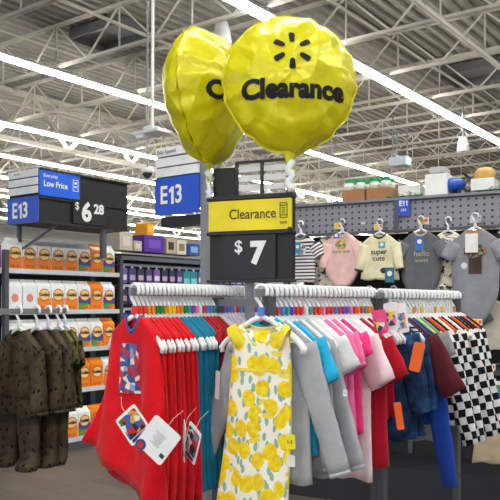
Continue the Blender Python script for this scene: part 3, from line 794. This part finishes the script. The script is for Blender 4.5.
# ---------------------------------------------------------------- hang tags on the red dresses
cmats = [comic(11, ['#c3202c','#e8e6e0','#3c7a35','#1d1d22','#d99a2c','#3658a8']), comic(15, ['#a31824','#161616','#e5e0d5','#c3202c','#7c8aa8'])]
def htag(px, py, d, w_, h_, roll, yaw, lab, front=None, extras=True, back=False):
    o = empty('hang_tag', P(px, py, d), 0, lab, 'tag', 'hang tags on the red dresses'); o.rotation_euler = (0, math.radians(roll), yaw)
    MB().prism(rr(w_, h_, .008), .0012).build('card', plain('#eceef0', .35), o)
    if front:
        MB().prism(rr(w_*.84, h_*.72, .006, 4, 0, h_*.04), .0008, (0, -.0012, 0)).build('printed_panel', front, o)
        m = MB(); m.box((0, -.002, -h_*.40), (w_*.7, .001, h_*.10)); m.build('name_bar', plain('#20356f', .4), o)
    else:
        m = MB()
        for q in range(7): m.box((-w_*.02+.002*(q % 3), -.001, h_*.18-q*h_*.055), (w_*(.34-.06*(q % 3)), .001, .0012))
        m.build('fine_print', plain('#8a9099', .5), o)
        m = MB()
        for q in range(9): m.box((w_*.30+q*.0016, -.001, -h_*.26), (.0008 if q % 2 else .0012, .001, .012))
        m.build('bar_code', M_black, o)
        m = MB(); m.disc((-w_*.33, -.002, -h_*.42), .016, .002); m.build('badge', plain('#27427e', .4), o)
        m = MB(); m.disc((-w_*.33, -.003, -h_*.42), .010, .002); m.build('badge_centre', plain('#c3202c', .4), o)
    m = MB(); m.tube([(0, .001, h_/2-.008), (-.004, .01, h_/2+.02), (.0, .03, h_/2+.05)], .0006, 5); m.build('string', plain('#e8e8e8', .4), o)
htag(133, 425, 2.12, .085, .092, -40, ROT+.2, 'square cartoon printed tag on the leftmost red dress', cmats[0])
htag(158, 440, 2.08, .100, .108, 38, ROT+.3, 'large white square tag with fine print over the red dresses')
htag(184, 441, 2.11, .060, .115, 22, ROT-.75, 'narrow white tag seen edge on right of the large tag')
htag(192, 443, 2.12, .075, .105, 24, ROT-.35, 'red and black cartoon tag at the right edge of the red dresses', cmats[1])

def card(name, px, py, d, w_, h_, col, lab, roll=0, cat='tag', grp=None, txt=None, tcol=None, shape=None, yaw=ROT, mat=None):
    o = empty(name, P(px, py, d), 0, lab, cat, grp); o.rotation_euler = (0, math.radians(roll), yaw)
    MB().prism(shape or rr(w_, h_, min(w_, h_)*.18), .002).build('card', mat or plain(col, .4), o)
    if txt: text(txt, h_*.34, plain(tcol or '#202020'), o, 0, -.002, 0)
    return o
card('hang_tag', 290, 442, 2.13, .034, .042, '#f0e21a', 'small yellow tag hanging between romper and grey sleeve', -6, txt='1-3', grp=None)
card('hang_tag', 291, 461, 2.135, .026, .034, '#e9e6e0', 'small white tag just below the yellow one')
card('size_sticker', 345, 393, 2.25, .014, .02, '#dfe9f5', 'little white sticker on the edge of the off white top', txt='S', tcol='#2050a0', cat='sticker')
card('hang_tag', 417, 357, 2.62, .04, .105, '#e8641a', 'long orange tag on the denim jacket', 12, txt=None, yaw=ROT+.2)
card('hang_tag', 399, 416, 2.55, .025, .095, '#ec641c', 'narrow orange tag beside the crimson tops hem', -8, yaw=ROT+.6)
card('hang_tag', 217, 385, 2.35, .03, .09, '#d8d8d8', 'narrow pale tag among the teal tops', 5, yaw=ROT-.5)
# packaged sets on rack C
for q, (px, py, w_, h_, c_, lab) in enumerate(((380, 322, .055, .09, '#e94f90', 'pink packaged outfit card behind crimson tops'), (391, 316, .05, .10, '#e8ecef', 'white packaged outfit card with blue picture'), (401, 318, .05, .11, '#f1f1ee', 'white packaged outfit card with yellow corner'))):
    o = card('package_card', px, py, 2.72, w_, h_, c_, lab, -10, 'package', 'packaged outfits')
    MB().box((0, -.003, -.01), (w_*.7, .002, h_*.5)).build('picture', comic(20+q, ['#3d78c8','#f0d23a','#e8e8e8','#e26aa0','#2a3f72']), o)

# ---------------------------------------------------------------- gondola with crackers
g0, g1 = G(6, 6.93), G(120, 8.08); GL = (g1-g0).length
# shelf bay local frame: X along the bay (U1), front towards +... use rotation so local X = U1, local -Y towards the camera side
BR = math.atan2(U1.y, U1.x)
def bay(name, lab, org, length, depth, height, shelves, mats, lip=None):
    o = empty(name, Vector((org.x, org.y, 0)), BR, lab, 'shelf unit')
    MB().box((length/2, depth+.02, height/2), (length, .04, height)).build('back_panel', mats[0], o)
    for xx in (0, length): MB().box((xx, depth-.02, height/2), (.04, .07, height)).build('upright', mats[1], o)
    for z in shelves:
        m = MB(); m.box((length/2, depth/2, z-.015), (length-.01, depth, .03)); m.box((length/2, -.004, z-.02), (length-.01, .012, .045)); m.build('shelf', mats[2], o)
    MB().box((length/2, depth/2, .04), (length, depth, .08)).build('base', mats[1], o)
    m = MB(); m.box((0, .01, 1.0), (.045, .05, 2.0)); m.build('front_post', mats[1], o)
    return o
SZ = [.12, .62, 1.04, 1.43, 1.825]
bay('shelf_unit', 'tall grey shelf unit stocked with cracker cartons', g0, GL, .5, 2.08, SZ, (M_dk, M_dsteel, plain('#c6ccd3', .4)))
def carton(kind):
    o = empty('cracker_carton', (0,0,-50), BR, 'x', 'carton')
    W_, D_, H_ = .16, .10, .235; top = '#eef0f0' if kind != 1 else '#f08a1a'
    lo = '#f0801a'
    m = MB(); m.box((0, D_/2, H_/2), (W_, D_, H_), mi=0)
    m.build('body', plain({0: '#f0f0ee', 1: lo, 2: '#eef0f2', 3: '#e9edf0'}[kind], .35), o)
    m = MB(); n = len(m.v)
    m.v += [Vector(p) for p in ((-W_/2,0,H_), (W_/2,0,H_), (W_/2,D_,H_), (-W_/2,D_,H_), (-W_/2,D_/2,H_+.045), (W_/2,D_/2,H_+.045))]
    for f_ in ((0,1,5,4), (2,3,4,5), (1,2,5), (3,0,4)): m.face(list(f_))
    m.box((0, D_/2, H_+.052), (W_, .006, .02)); m.build('gable_top', plain(top, .35), o)
    def face(n_, pts, y, c_): MB().prism(pts, .001, (0, y, 0)).build(n_, plain(c_, .35), o)
    if kind in (0, 2):
        face('front_colour', [(-W_/2, 0), (W_/2, 0), (W_/2, H_*.52), (W_*.2, H_*.42), (-W_*.15, H_*.40), (-W_/2, H_*.55)], -.001, lo if kind == 0 else '#3d9a48')
    if kind == 2:
        face('front_band', [(-W_/2, H_*.3), (W_/2, H_*.26), (W_/2, H_*.55), (0, H_*.42), (-W_/2, H_*.62)], -.002, '#4b3a8e')
        face('front_window', [(W_*.05, 0), (W_/2, 0), (W_/2, H_*.22), (W_*.05, H_*.2)], -.003, lo)
    if kind != 3:
        MB().disc((0, -.004, H_*.64), W_*.37, .001, 20, W_*.33).build('badge', plain('#f7c983', .35), o)
        MB().disc((0, -.0035, H_*.64), W_*.42, .001, 20, W_*.38).build('badge_ring', plain('#8a4a1c', .35), o)
        text('Goldfish', .042, plain('#3a2414'), o, 0, -.005, H_*.64, 'carton_lettering', bold=.002, sx=.8)
        m = MB(); m.box((-W_*.16, -.0025, H_*.12), (.045, .001, .02)); m.box((W_*.16, -.0045, H_*.12), (.03, .001, .026)); m.build('crackers', plain('#c9641a', .5), o)
    else:
        MB().disc((0, -.002, H_*.5), W_*.25, .001, 16).build('badge', plain('#d98a7a', .35), o)
    return o
CT = [carton(q) for q in range(4)]; usedc = set()
CN = ['white and orange cracker carton', 'all orange cracker carton', 'white purple and green cracker carton', 'pale white cracker carton']
SN = ['bottom shelf', 'second shelf up', 'middle shelf', 'second shelf from the top', 'top shelf']
pat = [[0,0,1,0,0,2,1,0], [1,0,0,2,0,1,1,0], [0,0,0,0,0,2,2,1], [3,3,0,0,0,2,1,2], [0,0,0,0,0,2,1,2]]
for si, z in enumerate(SZ):
    for q in range(8):
        kd = pat[si][q]; loc = g0+U1*(.12+q*.171)+Vector((0,0,z+.001))+Vector((-U2.x*-.02, -U2.y*-.02, 0))*0+U2*.03
        lab = '%s, %s from left on the %s' % (CN[kd], ORD[q], SN[si])
        if kd not in usedc: usedc.add(kd); o = CT[kd]; o.location = loc; tag(o, lab, 'carton', 'cracker cartons')
        else: dup(CT[kd], loc, BR, lab, 'cracker cartons')
# stock at the far left edge beyond the post
for q, (c_, lab) in enumerate((('#b8252c', 'dark red snack bag at the left frame edge'), ('#e08a2a', 'orange snack bag below the aisle sign edge'), ('#7a2f7c', 'purple snack bag beside the shelf post'))):
    p = G(-4+4*q, 7.3, 1.83+.0*q); o = empty('snack_bag', p, BR, lab, 'bag', 'snack bags')
    MB().loft([[(a_*math.cos(t*.5236), b_*math.sin(t*.5236), z) for t in range(12)] for a_, b_, z in ((.05,.004,0), (.06,.03,.03), (.065,.035,.12), (.06,.025,.2), (.055,.003,.23))], True, True, True).build('bag', plain(c_, .3), o, True)
    MB().disc((0, -.040, .11), .03, .004, 14).build('badge', plain('#f2d9a0', .4), o)
bay('shelf_unit', 'shelf unit cut off by the left edge behind the post', g0-U1*.75, .70, .5, 2.02, [.12, .62, 1.04, 1.43, 1.825], (M_dk, M_dsteel, plain('#c6ccd3', .4)))

# ---------------------------------------------------------------- hosiery bay further down the aisle
h0 = G(121, 8.3); HL = 2.6
bay('shelf_unit', 'dark shelf unit hung with purple and teal packets', h0, HL, .5, 2.10, [.12, .8, 2.03], (M_dk, M_dsteel, plain('#5f6570', .4)))
bars = [1.94, 1.70, 1.43, 1.15]
for bi, z in enumerate(bars):
    o = empty('display_bar', h0+U2*.1+Vector((0,0,z)), BR, ['upper','second','third','lowest'][bi]+' pale hanging bar of the packet display', 'bar', 'display bars')
    MB().box((HL/2, 0, 0), (HL-.1, .02, .03)).build('bar', plain('#aab2bf', .3), o)
    for xx in (.1, HL-.1): MB().box((xx, .15, 0), (.02, .3, .02)).build('bracket', M_dsteel, o)
def packet(c_, c2, w_=.10, h_=.17):
    o = empty('hanging_packet', (0,0,-50), BR, 'x', 'packet')
    MB().prism(rr(w_, h_, .01, 3, 0, -h_/2), .02, (0, 0, 0)).build('pouch', plain(c_, .3), o)
    MB().prism(rr(w_*.8, h_*.35, .008, 3, 0, -h_*.62), .001, (0, -.0015, 0)).build('label_panel', plain(c2, .4), o)
    MB().box((0, .008, .015), (w_*.3, .003, .035)).build('header', plain('#e4e4ea', .4), o)
    return o
PK = [packet('#4a3a78', '#b9a9d6'), packet('#1e8a92', '#7fd0d2', .13, .20), packet('#33304e', '#c99ac0'), packet('#7c5aa8', '#e8e2ee')]
PN = ['dark purple packet', 'teal packet', 'black and mauve packet', 'lilac packet']; usedp = set(); prow = ['upper','second','third','lowest']
for bi, z in enumerate(bars):
    for q in range(18):
        xx = .12+q*.135; kd = [2,0,3,2,0,2,0,0,3,2,1,1,1,3,0,2,0,2][(q+bi*3) % 18] if bi else [3,0,2,0,3,2,2,0,1,1,3,3,2,0,2,0,3,2][q]
        loc = h0+U1*xx+U2*.075+Vector((0,0,z-.04)); lab = '%s, %s from left on the %s display bar' % (PN[kd], ORD[q], prow[bi])
        if kd not in usedp: usedp.add(kd); o = PK[kd]; o.location = loc; tag(o, lab, 'packet', 'hanging packets')
        else: dup(PK[kd], loc, BR, lab, 'hanging packets')
# cartons on top of it
def topbox(s0, w_, h_, c_, c2, lab, dd=.25, z=2.10+.001, org=h0, name='storage_box'):
    o = empty(name, org+U1*(s0+w_/2)+U2*(.05)+Vector((0,0,z)), BR, lab, 'box', None)
    MB().box((0, dd/2, h_/2), (w_, dd, h_)).build('carton_body', plain(c_, .6), o, bev=.004)
    MB().box((0, -.001, h_*.5), (w_*.6, .004, h_*.5)).build('printed_panel', plain(c2, .5), o)
    return o
topbox(.03, .20, .22, '#cfc5b4', '#e3dccf', 'beige carton on top of the packet shelf at its left end')
topbox(.25, .13, .12, '#b8b2aa', '#d8d2c8', 'small grey carton beside the beige carton')
topbox(.42, .34, .20, '#5b2f9e', '#7a55c2', 'purple box on top of the packet shelf')
topbox(.46, .12, .14, '#f0a51c', '#f5c24a', 'small orange box standing on the purple box', .2, 2.302)
topbox(.80, .16, .19, '#c3b49a', '#3a3630', 'tan box with dark picture right of the purple box')
topbox(.99, .17, .18, '#ded6c6', '#8a7a60', 'cream box with brown picture on the packet shelf')
topbox(1.2, .22, .15, '#2c4f9c', '#8fb0e0', 'blue box at right on top of the packet shelf')

# third row of shelving far behind to fill the aisle end
o = bay('shelf_unit', 'distant shelf unit seen between the aisle sign and balloons', G(60, 17), 9, .5, 2.1, [.1, .7, 1.2, 1.7], (plain('#8a8f99', .6), M_dsteel, plain('#b8bec8', .5)))

# ---------------------------------------------------------------- pegboard gondola with baby clothes
kx_ = 1320.0                                              # vanishing distance of this fixture, px left of its left end
dA = 6.05; dB = dA*(1100+285)/(1100+540)
q0, q1 = G(285, dA), G(540, dB); PL_ = (q1-q0).length; PR = math.atan2(q1.y-q0.y, q1.x-q0.x)
PX = Vector((math.cos(PR), math.sin(PR), 0)); PY = Vector((-PX.y, PX.x, 0))
ztp, zpb = 2.285, 2.045
def sp(px):                       # distance along the fixture whose image column is px
    k_ = (px-250)/FPX; return (k_*q0.y-q0.x)/(PX.x-k_*PX.y)
def dep(px): return q0.y+PX.y*sp(px)
pg = empty('pegboard_fixture', Vector((q0.x, q0.y, 0)), PR, 'tall grey pegboard fixture behind the racks hung with baby clothes', 'shelf unit')
MB().box((PL_/2, .015, (ztp+zpb)/2), (PL_, .03, ztp-zpb)).build('perforated_band', pegmat(), pg)
MB().box((PL_/2, .4, 1.03), (PL_, .04, 2.06)).build('back_panel', plain('#1c1d21', .7), pg)
MB().box((PL_/2, .25, ztp-.01), (PL_, .5, .02)).build('top_shelf', plain('#6a6c74', .5), pg)
MB().box((PL_/2, .0, ztp+.0), (PL_, .05, .02)).build('top_rail', plain('#7d7f88', .4, .2), pg)
MB().box((PL_/2, .0, zpb), (PL_, .05, .018)).build('bottom_rail', M_dsteel, pg)
for px in (286, 396.5, 505): MB().box((sp(px), .015, 1.15), (.035, .06, 2.3)).build('upright', M_dsteel, pg) if px != 396.5 else MB().box((sp(px), -.002, (ztp+zpb)/2), (.035, .03, ztp-zpb+.03)).build('upright', M_dsteel, pg)
MB().box((PL_/2, .1, .15), (PL_, .6, .3)).build('base_deck', M_dk, pg)
for z in (1.0,): MB().box((PL_/2, .2, z), (PL_, .38, .03)).build('shelf', M_dsteel, pg)
MB().box((sp(396.5), .38, 1.1), (.035, .05, 2.2)).build('upright', M_dsteel, pg)
def ptag(px, py, w_, h_, kind, lab, off=-.02):
    d = dep(px)-.02; o = empty('price_tag', q0+PX*sp(px)-PY*.012+Vector((0,0,zat(py, d))), PR, lab, 'price tag', 'shelf price tags')
    MB().box((0, -.004, 0), (w_, .004, h_)).build('card', plain('#e9e6da' if kind else '#c9ccd6', .4), o)
    if kind:
        MB().box((-w_*.2, -.007, 0), (w_*.5, .002, h_*.8)).build('yellow_field', plain('#f3c41a', .4), o)
        MB().box((w_*.25, -.007, h_*.1), (w_*.3, .002, h_*.5)).build('red_field', plain('#e0552c', .4), o)
ptag(339, 226, .065, .05, 1, 'yellow price tag above the pink bodysuit'); ptag(379, 227, .065, .045, 1, 'yellow price tag above the cream top')
ptag(424, 221, .08, .05, 1, 'yellow price tag above the dark grey bodysuit'); ptag(476, 219, .08, .05, 0, 'grey card tag at right of the pegboard band'); ptag(364, 223, .035, .02, 0, 'tiny white tag in the middle of the pegboard band')
o = empty('aisle_tag', q0+PX*sp(405)-PY*.03+Vector((0,0,zat(208, dep(405)))), PR, 'small blue aisle number tag clipped to the pegboard top', 'sign')
MB().box((0, 0, 0), (.095, .008, .125)).build('card', M_blue, o)
text('E', .055, M_white, o, -.022, -.006, .03, 'aisle_number', bold=.001); one(o, .003, -.007, .03, .055, M_white); one(o, .026, -.007, .03, .055, M_white)
text('E', .03, M_white, o, -.014, -.006, -.02, 'aisle_number'); one(o, .0, -.007, -.02, .03, M_white); text('0', .03, M_white, o, .014, -.006, -.02, 'aisle_number')
# hanging baby clothes
def onpeg(g, px, py, lab, extra_y=0, yaw=0):
    p = q0+PX*sp(px)-PY*(.10+extra_y); z = zat(py, p.y)
    hanger('white', p+Vector((0,0,z+.004)), PR+yaw, 'white hanger holding the '+lab.split(' on ')[0].split(' with ')[0], 'hangers on the pegboard fixture')
    place(g, p+Vector((0,0,z)), PR+yaw, lab, 'baby clothes on the pegboard fixture')
    o = empty('peg_arm', p+Vector((0,0,z-.012)), PR, 'steel arm carrying the '+lab.split(' on ')[0].split(' with ')[0], 'peg arm', 'peg arms')
    MB().bar((0, -.06, 0), (0, .45+extra_y, 0), .012, .012).build('arm', M_steel, o)
    return o
def decor(g, col, x0, z0, sx=.05, txt=None, n=3):
    o, fy = g
    if txt: text(txt, .032, col, o, x0, 0, z0, 'print_lettering', fn=lambda X, Zz: fy(X, Zz)-.001)
    else: patch(o, fy, blob(x0, z0, sx, sx*.8), col, 'front_print', 14, 4, .001)
bs1 = garment('striped_bodysuit', stripes('#e6e4e2', '#3c3e48', 38), W=.28, L=.36, hem=.26, b=.018, seed=71, sleeve='short', slen=.12, collar=cloth('#8a8d94'))
decor(bs1, comic(31, ['#3c7ca0','#e8e6e6','#d0908c']), 0, -.22, .06)
bs2 = garment('pink_bodysuit', cloth('#edc4c0'), W=.28, L=.40, hem=.26, b=.018, seed=72, sleeve='long', slen=.19, cut='bodysuit', collar=cloth('#e8b8b4'))
decor(bs2, comic(35, ['#d97a5a','#e8c24a','#6a9a6a','#edc4c0']), 0, -.19, .05); text('little one', .04, plain('#5a4a46'), bs2[0], 0, 0, -.245, 'print_lettering', fn=lambda X, Zz: bs2[1](X, Zz)-.001)
bs3 = garment('cream_tee_shirt', cloth('#e9e2bd'), W=.28, L=.33, hem=.30, b=.018, seed=73, sleeve='long', slen=.19, collar=cloth('#35373d'), cuff=cloth('#35373d'))
text('super', .055, plain('#2d2d2d'), bs3[0], 0, 0, -.24, 'print_lettering', bold=.001, fn=lambda X, Zz: bs3[1](X, Zz)-.001); text('cute', .055, plain('#2d2d2d'), bs3[0], 0, 0, -.29, 'print_lettering', bold=.001, fn=lambda X, Zz: bs3[1](X, Zz)-.001)
decor(bs3, plain('#2d2d33'), .04, -.38, .028)
bs4 = garment('dark_grey_bodysuit', cloth('#6a6c72'), W=.29, L=.48, hem=.27, b=.018, seed=74, sleeve='short', slen=.12, cut='bodysuit', collar=cloth('#c9bfa0'))
text('hello', .06, plain('#c9bfa0'), bs4[0], .01, 0, -.27, 'print_lettering', bold=.0005, fn=lambda X, Zz: bs4[1](X, Zz)-.001); text('world', .04, plain('#c9bfa0'), bs4[0], .01, 0, -.32, 'print_lettering', fn=lambda X, Zz: bs4[1](X, Zz)-.001)
bs5 = garment('cream_patterned_tee_shirt', camo(('#4a4038', '#e3dccb', '#efe9da'), 26, 'patterned cream jersey'), W=.28, L=.42, hem=.27, b=.018, seed=75, sleeve='short', slen=.12)
bs6 = garment('light_grey_bodysuit', cloth('#8e9098'), W=.32, L=.62, hem=.30, b=.022, seed=76, sleeve='short', slen=.13, cut='bodysuit', collar=cloth('#d98a2c'))
o, fy = bs6; patch(o, fy, rect(-.04, .05, -.42, -.27), plain('#4a382e', .8), 'front_print', 8, 8, .001); patch(o, fy, blob(.005, -.26, .085, .05), comic(41, ['#4a382e','#9a6a4a','#8e9098','#6a5040']), 'front_print_top', 18, 4, .002)
patch(o, fy, blob(-.07, -.36, .022, .022), plain('#d8dade', .4), 'sticker', 14, 3, .001)
bs7 = garment('black_bodysuit', cloth('#26272c'), W=.28, L=.42, hem=.27, b=.018, seed=77, sleeve='short', slen=.11, cut='bodysuit')
onpeg(bs1, 306, 222, 'grey striped bodysuit with round picture on the pegboard'); onpeg(bs2, 346, 220, 'pale pink long sleeved bodysuit on the pegboard', -.02)
onpeg(bs3, 385, 220, 'cream top with dark lettering on the pegboard', .02); onpeg(bs4, 424, 217, 'dark grey bodysuit with tan script on the pegboard', -.02)
onpeg(bs5, 449, 218, 'cream patterned top on the pegboard', -.08); onpeg(bs6, 480, 214, 'light grey bodysuit with brown picture on the pegboard', .06)
onpeg(bs7, 505, 217, 'black bodysuit at the right end on the pegboard', -.1); onpeg(bs5, 328, 224, 'half hidden patterned top on the pegboard', -.13)
def ptg(px, py, w_, h_, c_, lab, yo=.2):
    p = q0+PX*sp(px)-PY*yo; o = empty('hang_tag', Vector((p.x, p.y, zat(py, p.y))), PR, lab, 'tag', 'tags on the baby clothes')
    MB().prism(rr(w_, h_, .006), .003).build('card', plain(c_, .4), o)
    MB().disc((0, -.002, h_*.1), w_*.28, .001, 14).build('badge', plain('#f0f0f0', .4), o)
ptg(346, 236, .05, .04, '#2f66c0', 'blue tag at the neck of the pink bodysuit'); ptg(392, 245, .05, .05, '#57a5c8', 'round blue tag on the cream top', .24)
ptg(427, 243, .06, .10, '#2a6fc0', 'blue tag on the dark grey bodysuit'); ptg(398, 275, .07, .11, '#2b6c86', 'teal tag hanging below the cream top'); ptg(480, 243, .085, .13, '#ecebe8', 'white card at the neck of the light grey bodysuit', .28)
ptg(308, 248, .05, .09, '#3a86b0', 'blue tag on the striped bodysuit')
# lower tags on the arms
for (px, py, lab) in ((477, 322, 'yellow price tag below the light grey bodysuit'), (490, 367, 'yellow price tag at the right above the checked shirts'), (360, 290, 'orange price tag above the middle rail')):
    p = G(px, 4.9); o = empty('price_tag', Vector((p.x, p.y, zat(py, 4.9))), PR, lab, 'price tag', 'arm price tags')
    MB().box((0, 0, 0), (.07, .004, .042)).build('card', plain('#f0ead8', .4), o); MB().box((-.012, -.003, 0), (.035, .002, .032)).build('yellow_field', plain('#f5c41c', .4), o); MB().box((.02, -.003, .0), (.018, .002, .022)).build('red_field', plain('#df5130', .4), o)
    MB().bar((0, .004, 0), (0, .7, 0), .012).build('arm', M_dsteel, o)
# second tier of folded and hanging stock low on the fixture
for q in range(9):
    px = 300+q*24; p = q0+PX*sp(px)-PY*.06
    g = garment('folded_bodysuit', cloth(['#3a3c44','#b9a8a0','#5a5d66','#c8c2b4','#2e3038'][q % 5]), W=.26, L=.34, hem=.26, b=.018, seed=80+q, sleeve='short', slen=.1)
    place(g, Vector((p.x, p.y, 1.62)), PR, '%s bodysuit %s from left in the lower tier of the pegboard fixture' % (['charcoal','dusty pink','slate grey','oatmeal','black'][q % 5], ORD[q]), 'lower tier baby clothes')
    hanger('white', Vector((p.x, p.y, 1.624)), PR, 'white hanger %s from left in the lower tier of the pegboard fixture' % ORD[q], 'lower tier hangers')
    o = empty('peg_arm', Vector((p.x, p.y, 1.61)), PR, 'steel arm %s from left in the lower tier' % ORD[q], 'peg arm', 'lower peg arms'); MB().bar((0, -.06, 0), (0, .45, 0), .012).build('arm', M_dsteel, o)

# items on the top shelf of the pegboard fixture
def jarcase(px, n, lab, s):
    o = empty('case_of_jars', q0+PX*sp(px)+PY*.08+Vector((0,0,ztp+.001)), PR, lab, 'jars', None)
    w_ = n*.095; MB().box((w_/2, .1, .055), (w_, .2, .11)).build('tray', plain('#a9744a', .7), o, bev=.003)
    for q in range(n):
        x = .047+q*.095
        for y in (.05, .15):
            m = MB(); m.loft([[(x+a_*math.cos(t*.5236), y+a_*math.sin(t*.5236), z) for t in range(12)] for a_, z in ((.03,.112), (.041,.114), (.042,.15), (.034,.168))], True, True, True)
            jr = m.build('jar', plain('#dfe6df', .2), o, True)
            m = MB(); m.loft([[(x+a_*math.cos(t*.5236), y+a_*math.sin(t*.5236), z) for t in range(12)] for a_, z in ((.036,.168), (.037,.17), (.037,.195), (.03,.20))], True, True, True); m.build('lid', plain('#1f9a58', .4), jr, False)
jarcase(338, 2, 'left brown tray of jars with green lids on the pegboard fixture', 0); jarcase(363, 2, 'right brown tray of jars with green lids on the pegboard fixture', 1)
def pbox(px, wpx, hpx, c_, lab, dd=.3, z=0, name='storage_box', y=.1):
    d = dep(px); w_ = wpx/FPX*d/abs(PX.x); h_ = hpx/FPX*d
    o = empty(name, q0+PX*(sp(px)+w_/2)+PY*y+Vector((0,0,ztp+.001+z)), PR, lab, 'box')
    MB().box((0, dd/2, h_/2), (w_, dd, h_)).build('carton_body', plain(c_, .5), o, bev=.005)
    m = MB(); m.box((0, dd/2, h_+.003), (w_*.9, .05, .004)); m.build('tape', plain('#d8d2c4', .4), o)
    return o
pbox(391, 20, 17, '#e4e4e0', 'low white carton right of the green lidded jars', .25, y=.18)
o = pbox(421, 20, 25, '#ececec', 'tall white carton on the pegboard fixture'); 
pbox(425, 13, 6, '#b9babc', 'small grey carton on top of the tall white carton', .2, 25/FPX*dep(421)+.01, y=.12)
pbox(441, 8, 20, '#d8dadc', 'narrow white carton behind the blue toy', .2, y=.25)
o = pbox(469, 20, 12, '#e8e8e6', 'white display box on a stand with a brown toy', .2, .03, y=.05)
MB().box((0, .1, -.015), (.08, .15, .03)).build('stand', M_dk, o)
MB().loft([[(.075*a_*math.cos(t*.5236), .1+.06*a_*math.sin(t*.5236), z) for t in range(12)] for a_, z in ((.9,.092), (1.05,.11), (1,.15), (.6,.175), (.1,.18))], True, True, True).build('toy', plain('#c9a05a', .6), o, True)
o = empty('toy_scooter', q0+PX*sp(452)+PY*.1+Vector((0,0,ztp+.001)), PR, 'blue and black ride on toy on the pegboard fixture', 'toy')
MB().loft([[(x, .06+.045*a_*math.cos(t*.5236), .10+.045*a_*math.sin(t*.5236)) for t in range(12)] for x, a_ in ((-.10,.3), (-.09,1), (-.03,1.2), (.03,.9), (.06,.5))], True, True, True).build('body', plain('#1c4fb4', .35), o, True)
for xx in (-.06, .05, .12): 
    m = MB(); m.disc((xx, .03, .035), .035, .03, 18); w_ = m.build('wheel', M_black, o); m = MB(); m.disc((xx, .025, .035), .014, .04, 12); m.build('hub', M_steel, w_)
m = MB(); m.tube([(-.06,.06,.035), (.12,.06,.05), (.10,.06,.14), (.06,.06,.17)], .012, 8); m.build('frame', M_black, o, True)
m = MB(); m.tube([(.06,.0,.17), (.06,.12,.17)], .009, 8); m.build('handlebar', M_dk, o)
for (s0, s1, lab) in ((384, 421, 'low green leaf garland along the pegboard top'), (488, 512, 'green foliage garland at the right end of the pegboard top')):
    o = empty('leaf_garland', q0+PX*sp(s0)+PY*.04+Vector((0,0,ztp+.012)), PR, lab, 'garland'); ll = sp(s1)-sp(s0)
    MB().tube([(x*ll/8, .01*math.sin(x*2), .012) for x in range(9)], .006, 6).build('stem', plain('#2d6b34', .7), o)
    m = MB(); rn = random.Random(5)
    for q in range(70):
        c = Vector((rn.random()*ll, rn.uniform(-.02, .04), rn.uniform(0, .04))); a_ = rn.random()*6.28; u = Vector((math.cos(a_), math.sin(a_), rn.uniform(-.3,.6)))*.02; v_ = Vector((-math.sin(a_), math.cos(a_), .2))*.007
        n = len(m.v); m.v += [c-u, c+v_, c+u, c-v_+Vector((0,0,.002))]; m.face([n, n+1, n+2, n+3])
    o2 = m.build('leaves', plain('#3b8a42', .6), o); o2['kind'] = 'stuff'

# ---------------------------------------------------------------- low stock at right edge
o = empty('shelf_sign', P(495, 388, 4.2), PR, 'green and blue shelf strip at the right edge', 'sign')
MB().box((.05, 0, 0), (.16, .01, .035)).build('green_strip', plain('#4a9a58', .4), o); MB().box((.05, 0, -.035), (.16, .012, .03)).build('blue_strip', plain('#2a66b0', .4), o); MB().box((.05, 0, .03), (.16, .008, .02)).build('white_strip', M_white, o)
MB().bar((.05, .005, 0), (.05, 1.2, 0), .02).build('arm', M_dsteel, o)
gkh = garment('khaki_tee_shirt', cloth('#b7a58c'), W=.24, L=.36, hem=.28, b=.012, seed=95)
for q in range(3):
    p = G(497+q*7, 4.3+q*.05, 1.03); place(gkh, Vector(p), PR+.2, 'khaki folded top %s from left at the lower right edge' % ORD[q], 'khaki tops'); hanger('white', p+Vector((0,0,.004)), PR+.2, 'white hanger of the khaki top %s from left' % ORD[q], 'khaki top hangers')
o = empty('clothes_rack', G(499, 4.36), PR, 'low stand holding the khaki tops at the right edge', 'clothes rack')
MB().bar((-.05, 0, 1.012), (.5, -.0, 1.012), .012, .02).build('rail', M_dsteel, o); MB().box((.3, .3, .5), (.03, .03, 1.03)).build('post', M_dsteel, o); MB().bar((.3, .3, 1.0), (.3, 0, 1.0), .02).build('bracket', M_dsteel, o); MB().box((.3, .2, .02), (.4, .5, .04)).build('foot', M_dsteel, o)
print('objects', len(bpy.data.objects))
